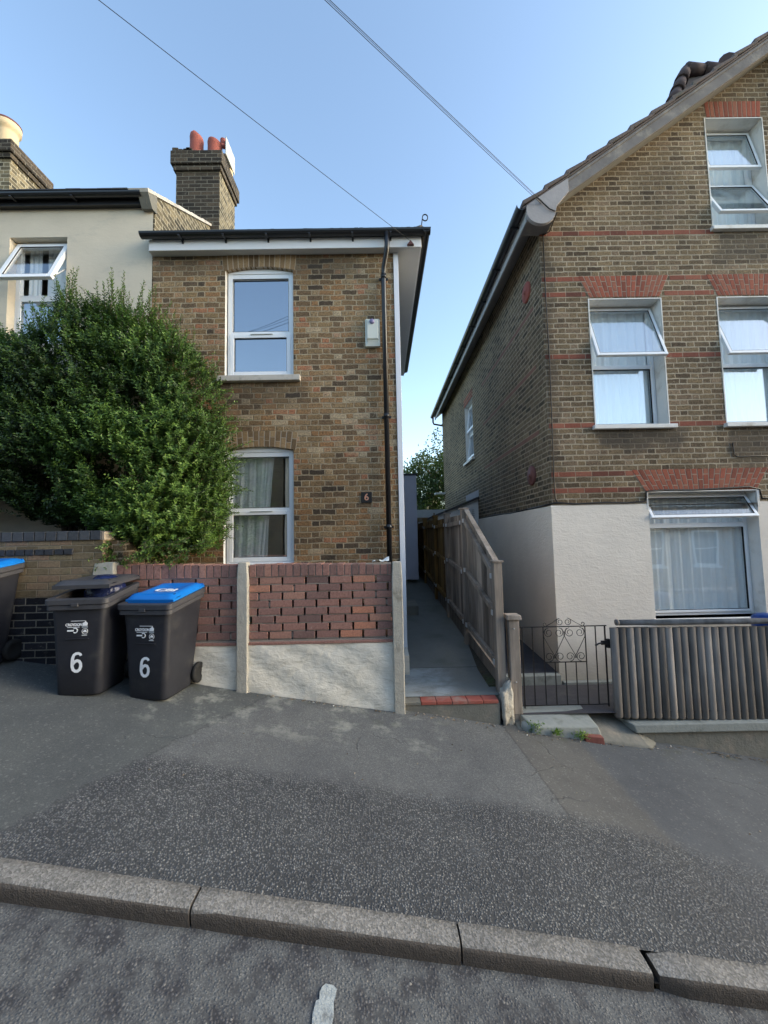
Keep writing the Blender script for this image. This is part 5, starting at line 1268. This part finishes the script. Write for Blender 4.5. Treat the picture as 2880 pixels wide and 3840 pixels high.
def make_hedge():
    HG = empty('hedge', (-3.4, 4.55, 1.3), 'huge overgrown green privet hedge in front of the cream house, overhanging the walls', 'hedge')
    org = np.array([-3.4, 4.55, 1.3])
    N0 = 22000; P = np.stack([rng.uniform(-7.5, -1.7, N0), rng.uniform(1.4, 4.8, N0)], 1); D = polydist(P, HEDGE)
    k = D > .0; P = P[k]; D = D[k]
    th = .46*np.sqrt(np.clip(D/.42, 0, 1)); y = np.sign(rng.random(len(P))-.72)*th*(1-rng.random(len(P))**2.2*.75)
    p3 = np.stack([P[:, 0], 4.56+y, P[:, 1]], 1)
    bump_ = vnoise(p3, 1, 5.); p3[:, 1] += -.05*bump_*(y < 0)+.0
    keep = vnoise(p3, 2, 7.5)+.5*vnoise(p3, 5, 15.) > -.62
    p3 = p3[keep]; y = y[keep]; D = D[keep]; th = th[keep]
    # leaf tone paints light over clump variation: low left darker, right and top paler
    n = len(p3)
    nrm = np.stack([np.where(p3[:, 0] > -2.6, .5, .0)+rng.normal(0, .45, n), np.sign(y)*.65+rng.normal(0, .3, n), np.full(n, .75)+rng.normal(0, .35, n)], 1); nrm[D < .25] += np.array([.0, 0, .5]); nrm = unit(nrm)
    slen = rng.uniform(.10, .26, n)
    lit_tone = np.clip(.40+.34*vnoise(p3, 3, 3.6)+.15*(p3[:, 0] > -2.9)+rng.normal(0, .10, n)+.12*(p3[:, 2] > 3.9)-.34*np.clip((-3.0-p3[:, 0])/.8, 0, 1)*np.clip((4.1-p3[:, 2])/.5, 0, 1), 0, 1)
    base = []; dd = []; up = []; LL = []; WW = []; TT = []
    m = 9
    for j in range(m):
        t = (j+.5)/m
        for sg in (-1, 1):
            ax = unit(np.cross(nrm, np.array([0, 0, 1.])+.3*rng.normal(size=(n, 3)))); ax2 = np.cross(nrm, ax)
            a = (j % 2)*math.pi/2+rng.normal(0, .3, n)
            sd_ = (ax*np.cos(a)[:, None]+ax2*np.sin(a)[:, None])*sg
            d_ = unit(nrm*.65+sd_*.8+np.array([0, 0, -.1]))
            base.append(p3+nrm*(slen*t)[:, None]+np.array([0, 0, -.0])); dd.append(d_); up.append(nrm+.25*rng.normal(size=(n, 3)))
            LL.append(rng.uniform(.036, .058, n)*(1.12-.4*t)); WW.append(rng.uniform(.016, .025, n)*(1.1-.4*t))
            TT.append(np.clip(lit_tone*.8+.30*(t-.35)+rng.normal(0, .07, n), 0, 1))
    # long leading shoots along the top and the window side
    def sprays(pts, dirs, lens):
        for p, d, L in zip(pts, dirs, lens):
            d = np.array(d)/np.linalg.norm(d); q = int(L/.021)
            ts = (np.arange(q)+.5)/q; cur = np.array([rng.normal(0, .05), rng.normal(0, .03), 0])
            pp = np.array(p)+d*(ts*L)[:, None]+cur*(ts**2)[:, None]
            for sg in (-1, 1):
                a = np.arange(q) % 2*math.pi/2+rng.normal(0, .4, q); ax = unit(np.cross(np.tile(d, (q, 1)), np.array([[.3, 1, .2]]))); ax2 = np.cross(d, ax)
                sd_ = (ax*np.cos(a)[:, None]+ax2*np.sin(a)[:, None])*sg
                base.append(pp); dd.append(unit(d*.8+sd_*.75)); up.append(np.tile(d, (q, 1))+.3*rng.normal(size=(q, 3)))
                LL.append(rng.uniform(.034, .056, q)*(1.1-.5*ts)); WW.append(rng.uniform(.014, .021, q)*(1.1-.4*ts)); TT.append(np.clip(.35+.35*ts+rng.normal(0, .1, q), 0, 1))
            tw.append((p, p+d*L+cur))
    tw = []
    pts = []; dirs = []; lens = []
    topline = [(x, z) for x, z in HEDGE if z > 3.2]
    for i in range(300):
        x = rng.uniform(-5.2, -2.0); z = np.interp(x, [q[0] for q in topline], [q[1] for q in topline])-rng.uniform(.05, .3)
        pts.append(np.array([x, 4.56+rng.normal(0, .18), z])); dirs.append((rng.normal(.08, .25), rng.normal(-.1, .2), 1.)); lens.append((.16+.42*rng.random()**2)*(.6 if -4.9 < x < -3.9 else 1))
    for x, z, L in ((-3.70, 4.55, .45), (-3.66, 4.5, .40), (-3.20, 4.45, .45), (-3.14, 4.4, .35), (-2.76, 4.35, .38), (-2.70, 4.3, .30), (-4.6, 4.2, .25), (-3.9, 4.2, .35), (-2.45, 4.1, .3), (-4.85, 4.3, .3)):
        for _ in range(6): pts.append(np.array([x+rng.normal(0, .05), 4.5+rng.normal(0, .06), z])); dirs.append((rng.normal(.05, .1), -.1, 1.)); lens.append(L*rng.uniform(.8, 1.4))
    for i in range(260):
        z = rng.uniform(1.6, 4.0); x = np.interp(z, [1.5, 1.95, 2.35, 2.62, 2.85, 3.25, 3.6, 3.9, 4.1], [-2.1, -1.88, -1.88, -1.80, -1.86, -1.88, -1.98, -2.18, -2.4])-rng.uniform(.05, .2)
        pts.append(np.array([x, 4.5+rng.normal(0, .2), z])); dirs.append((1., rng.normal(-.2, .4), rng.normal(.35, .4))); lens.append(rng.uniform(.10, .34))
    for z, L in ((2.66, .34), (2.62, .3), (2.30, .34), (2.06, .26)): pts.append(np.array([-1.92, 4.45, z])); dirs.append((1., -.1, .1)); lens.append(L)
    for i in range(60):
        x = rng.uniform(-2.9, -2.0); pts.append(np.array([x, 4.08+rng.normal(0, .03), rng.uniform(1.6, 1.85)])); dirs.append((rng.normal(0, .4), -1., rng.normal(-.4, .4))); lens.append(rng.uniform(.1, .22))
    sprays(pts, dirs, lens)
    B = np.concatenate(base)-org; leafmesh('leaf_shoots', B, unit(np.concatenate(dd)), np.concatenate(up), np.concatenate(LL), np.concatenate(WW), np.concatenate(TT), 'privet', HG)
    # inner, older and larger leaves
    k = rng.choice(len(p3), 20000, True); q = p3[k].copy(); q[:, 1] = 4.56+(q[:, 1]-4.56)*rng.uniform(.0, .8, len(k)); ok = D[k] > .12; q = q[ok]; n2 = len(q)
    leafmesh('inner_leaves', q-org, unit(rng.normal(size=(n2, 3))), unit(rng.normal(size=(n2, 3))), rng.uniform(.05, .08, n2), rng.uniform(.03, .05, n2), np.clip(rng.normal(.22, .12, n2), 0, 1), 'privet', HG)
    s = MB()
    for i in range(18):
        x = rng.uniform(-3.9, -2.75); p0 = Vector((x, 4.56+rng.normal(0, .1), 1.25)); p1 = Vector((x+rng.normal(0, .25), 4.56+rng.normal(0, .15), 2.6)); p2 = Vector((p1.x+rng.normal(0, .3), 4.56+rng.normal(0, .2), 3.9))
        s.tube([p0-HG.location, p1-HG.location, p2-HG.location], [.028, .018, .006], 6)
    for a, b in tw: s.tube([Vector(a)-HG.location, Vector(b)-HG.location], [.004, .0015], 4, False)
    s.build('stems', 'bark', HG)
make_hedge()

def make_tree(loc, H, rad, seed, label, cn=5200):
    r = np.random.default_rng(seed); T = empty('tree', loc, label, 'tree', 'trees beyond the alley')
    s = MB(); tips = []
    s.tube([(0, 0, 0), (.05, 0, H*.25), (0, .1, H*.5), (.1, 0, H*.8)], [.16, .13, .09, .03], 8)
    for i in range(14):
        a = r.uniform(0, 6.28); z0 = H*r.uniform(.25, .7); L = rad*r.uniform(.6, 1.05); p = Vector((math.cos(a)*L, math.sin(a)*L, z0+L*r.uniform(.3, .9)))
        s.tube([(0, 0, z0), p*.5+Vector((0, 0, z0*.5+.1)), p], [.05, .03, .01], 6); tips.append(p)
    s.build('trunk', 'bark', T)
    cl = []; 
    for p in tips:
        for _ in range(7): cl.append(np.array(p)*r.uniform(.55, 1.1)*np.array([1, 1, 0])+np.array([0, 0, p[2]+r.normal(0, .35)])+r.normal(0, .25, 3))
    cl = np.array(cl); k = r.integers(0, len(cl), cn); c = cl[k]+r.normal(0, .17, (cn, 3)); tt = np.clip(.5+.25*vnoise(c, seed, 3.)+r.normal(0, .15, cn), 0, 1)
    leafmesh('crown', c, unit(r.normal(size=(cn, 3))+np.array([0, 0, -.3])), unit(r.normal(size=(cn, 3))), r.uniform(.09, .15, cn), r.uniform(.06, .09, cn), tt, 'treeleaf', T)
make_tree((2.2, 15.6, .6), 5.2, 1.35, 21, 'leafy tree beyond the end of the alley, in the gap between the houses', 9000)
make_tree((1.2, 18.5, .6), 3.9, 1.5, 22, 'lower darker tree further back, left of the other at the alley end', 7000)
make_tree((3.6, 17.5, .6), 5.6, 1.8, 23, 'tree mostly hidden by the gabled house at the alley end', 6000)
# far garden wall at the end of the alley
FW = empty('far_garden_wall', (1.6, 13.4, .6), 'pale boundary wall with brick top glimpsed past the end of the alley fence', 'wall')
s = relto(MB(), FW); s.box(.9, 6, 13.4, 13.55, .3, 2.72); s.build('wall', 'bgwall', FW)
s = relto(MB(), FW); s.box(.9, 6, 13.37, 13.4, 2.3, 2.45); s.box(1.83, 1.87, 13.3, 13.37, 2.2, 2.6); s.build('brick_band', 'buff', FW)

# weeds and litter at the gate
def weed(loc, n, h, seed, label):
    r = np.random.default_rng(seed); b = r.normal(0, h*.32, (n, 3))*np.array([1, .6, 0])+np.array([0, 0, .005]); b[:, 2] += r.uniform(0, h*.7, n)
    o = leafmesh('weed', b, unit(r.normal(size=(n, 3))*.8+np.array([0, -.2, .7])), unit(r.normal(size=(n, 3))), r.uniform(.018, .035, n), r.uniform(.008, .014, n), r.uniform(.5, 1, n), 'privet', None, loc)
    return tag(o, label, 'weed', 'weeds at the gate')
weed((1.49, 3.95, gz(1.49, 3.95)), 150, .12, 1, 'largest bright green weed, at the foot of the short gate post')
weed((1.70, 3.92, gz(1.70, 3.93)+.02), 90, .06, 2, 'small weed under the middle of the grey gate slab')
weed((1.945, 3.93, gz(1.945, 3.93)+.01), 100, .09, 3, 'weed growing just left of the single red brick')
s = MB(); r = random.Random(31)
for i in range(330):
    q = r.random()
    if q < .55: x = r.uniform(1.25, 4.2); y = 3.98+.05*(x-1.2)+r.gauss(0, .03)-.07
    elif q < .75: x = r.uniform(-1.4, .1); y = 3.955-abs(r.gauss(0, .02))
    elif q < .9: x = r.uniform(.2, 1.2); y = 4.0-abs(r.gauss(0, .04))
    else: x = r.uniform(-2., 3.5); y = r.uniform(2.4, 3.8)
    z = gz(x, y)+undul(x, y)+.002; a = r.uniform(0, 3.14); L = r.uniform(.006, .022)*(1 if q < .9 else .6); w_ = L*r.uniform(.25, .6)
    dx, dy = math.cos(a)*L, math.sin(a)*L; ex_, ey_ = -math.sin(a)*w_, math.cos(a)*w_
    s.tint = r.random()
    s.poly([(x-dx, y-dy, z), (x+ex_, y+ey_, z+.006), (x+dx, y+dy, z+.001), (x-ex_, y-ey_, z+.004)])
tag(s.build('litter', tinted('dry_leaf_crumbs', [(0, (.10, .075, .05)), (.7, (.25, .20, .14)), (.93, (.35, .30, .24)), (1, (.75, .75, .72))], .9)), 'crumbs of dry leaves and grit along the foot of the walls', 'litter', kind='stuff')

# ================================================================== HOUSES ACROSS THE ROAD (seen mirrored in the panes)
def opposite(x0, x1, zb, zt, loc, label, mat, seed):
    OH = empty('opposite_house', loc, label, 'house')
    def ohb(): return relto(MB(), OH)
    s = ohb(); s.box(x0, x1, -12, -6.2, zb, zt); s.build('wall', mat, OH)
    s = ohb(); s.hexa([(x0-.1, -12.2, zt), (x1+.1, -12.2, zt), (x1+.1, -6.0, zt), (x0-.1, -6.0, zt)], [(x0-.1, -9.15, zt+1.9), (x1+.1, -9.15, zt+1.9), (x1+.1, -9.05, zt+1.9), (x0-.1, -9.05, zt+1.9)]); s.build('roof', 'slate', OH)
    s = ohb(); s.box(x0, x1, -6.05, -5.98, zt-.15, zt); s.build('fascia', 'fascia', OH)
    x = x0+.7
    while x < x1-1.2:
        for z in (zt-4.6, zt-1.9):
            f = ohb(); frame(f, x, x+1.1, z, z+1.5, -6.2, -6.14, .07); f.box(x+.07, x+1.03, -6.19, -6.15, z+.72, z+.78); f.box(x-.08, x+1.18, -6.2, -6.1, z-.1, z); w_ = f.build('window', 'upvc', OH)
            g = ohb(); g.box(x+.07, x+1.03, -6.195, -6.19, z+.07, z+1.43); g.build('pane', 'dark', w_)
        x += 2.4
opposite(-22, -4.2, -1, 6.2, (-12, -6.2, 1.5), 'brown brick terrace across the road, behind the photographer to the left', 'stock3', 1)
opposite(-4.1, 3.2, -2.5, 5.4, (-1, -6.2, 0), 'cream rendered house across the road, mirrored in the lower window of the brown brick house', 'cream', 2)
opposite(3.3, 30, -6, 4.9, (12, -6.2, -2), 'long brown brick terrace across the road, mirrored in the wide window of the gabled house', 'stock', 3)
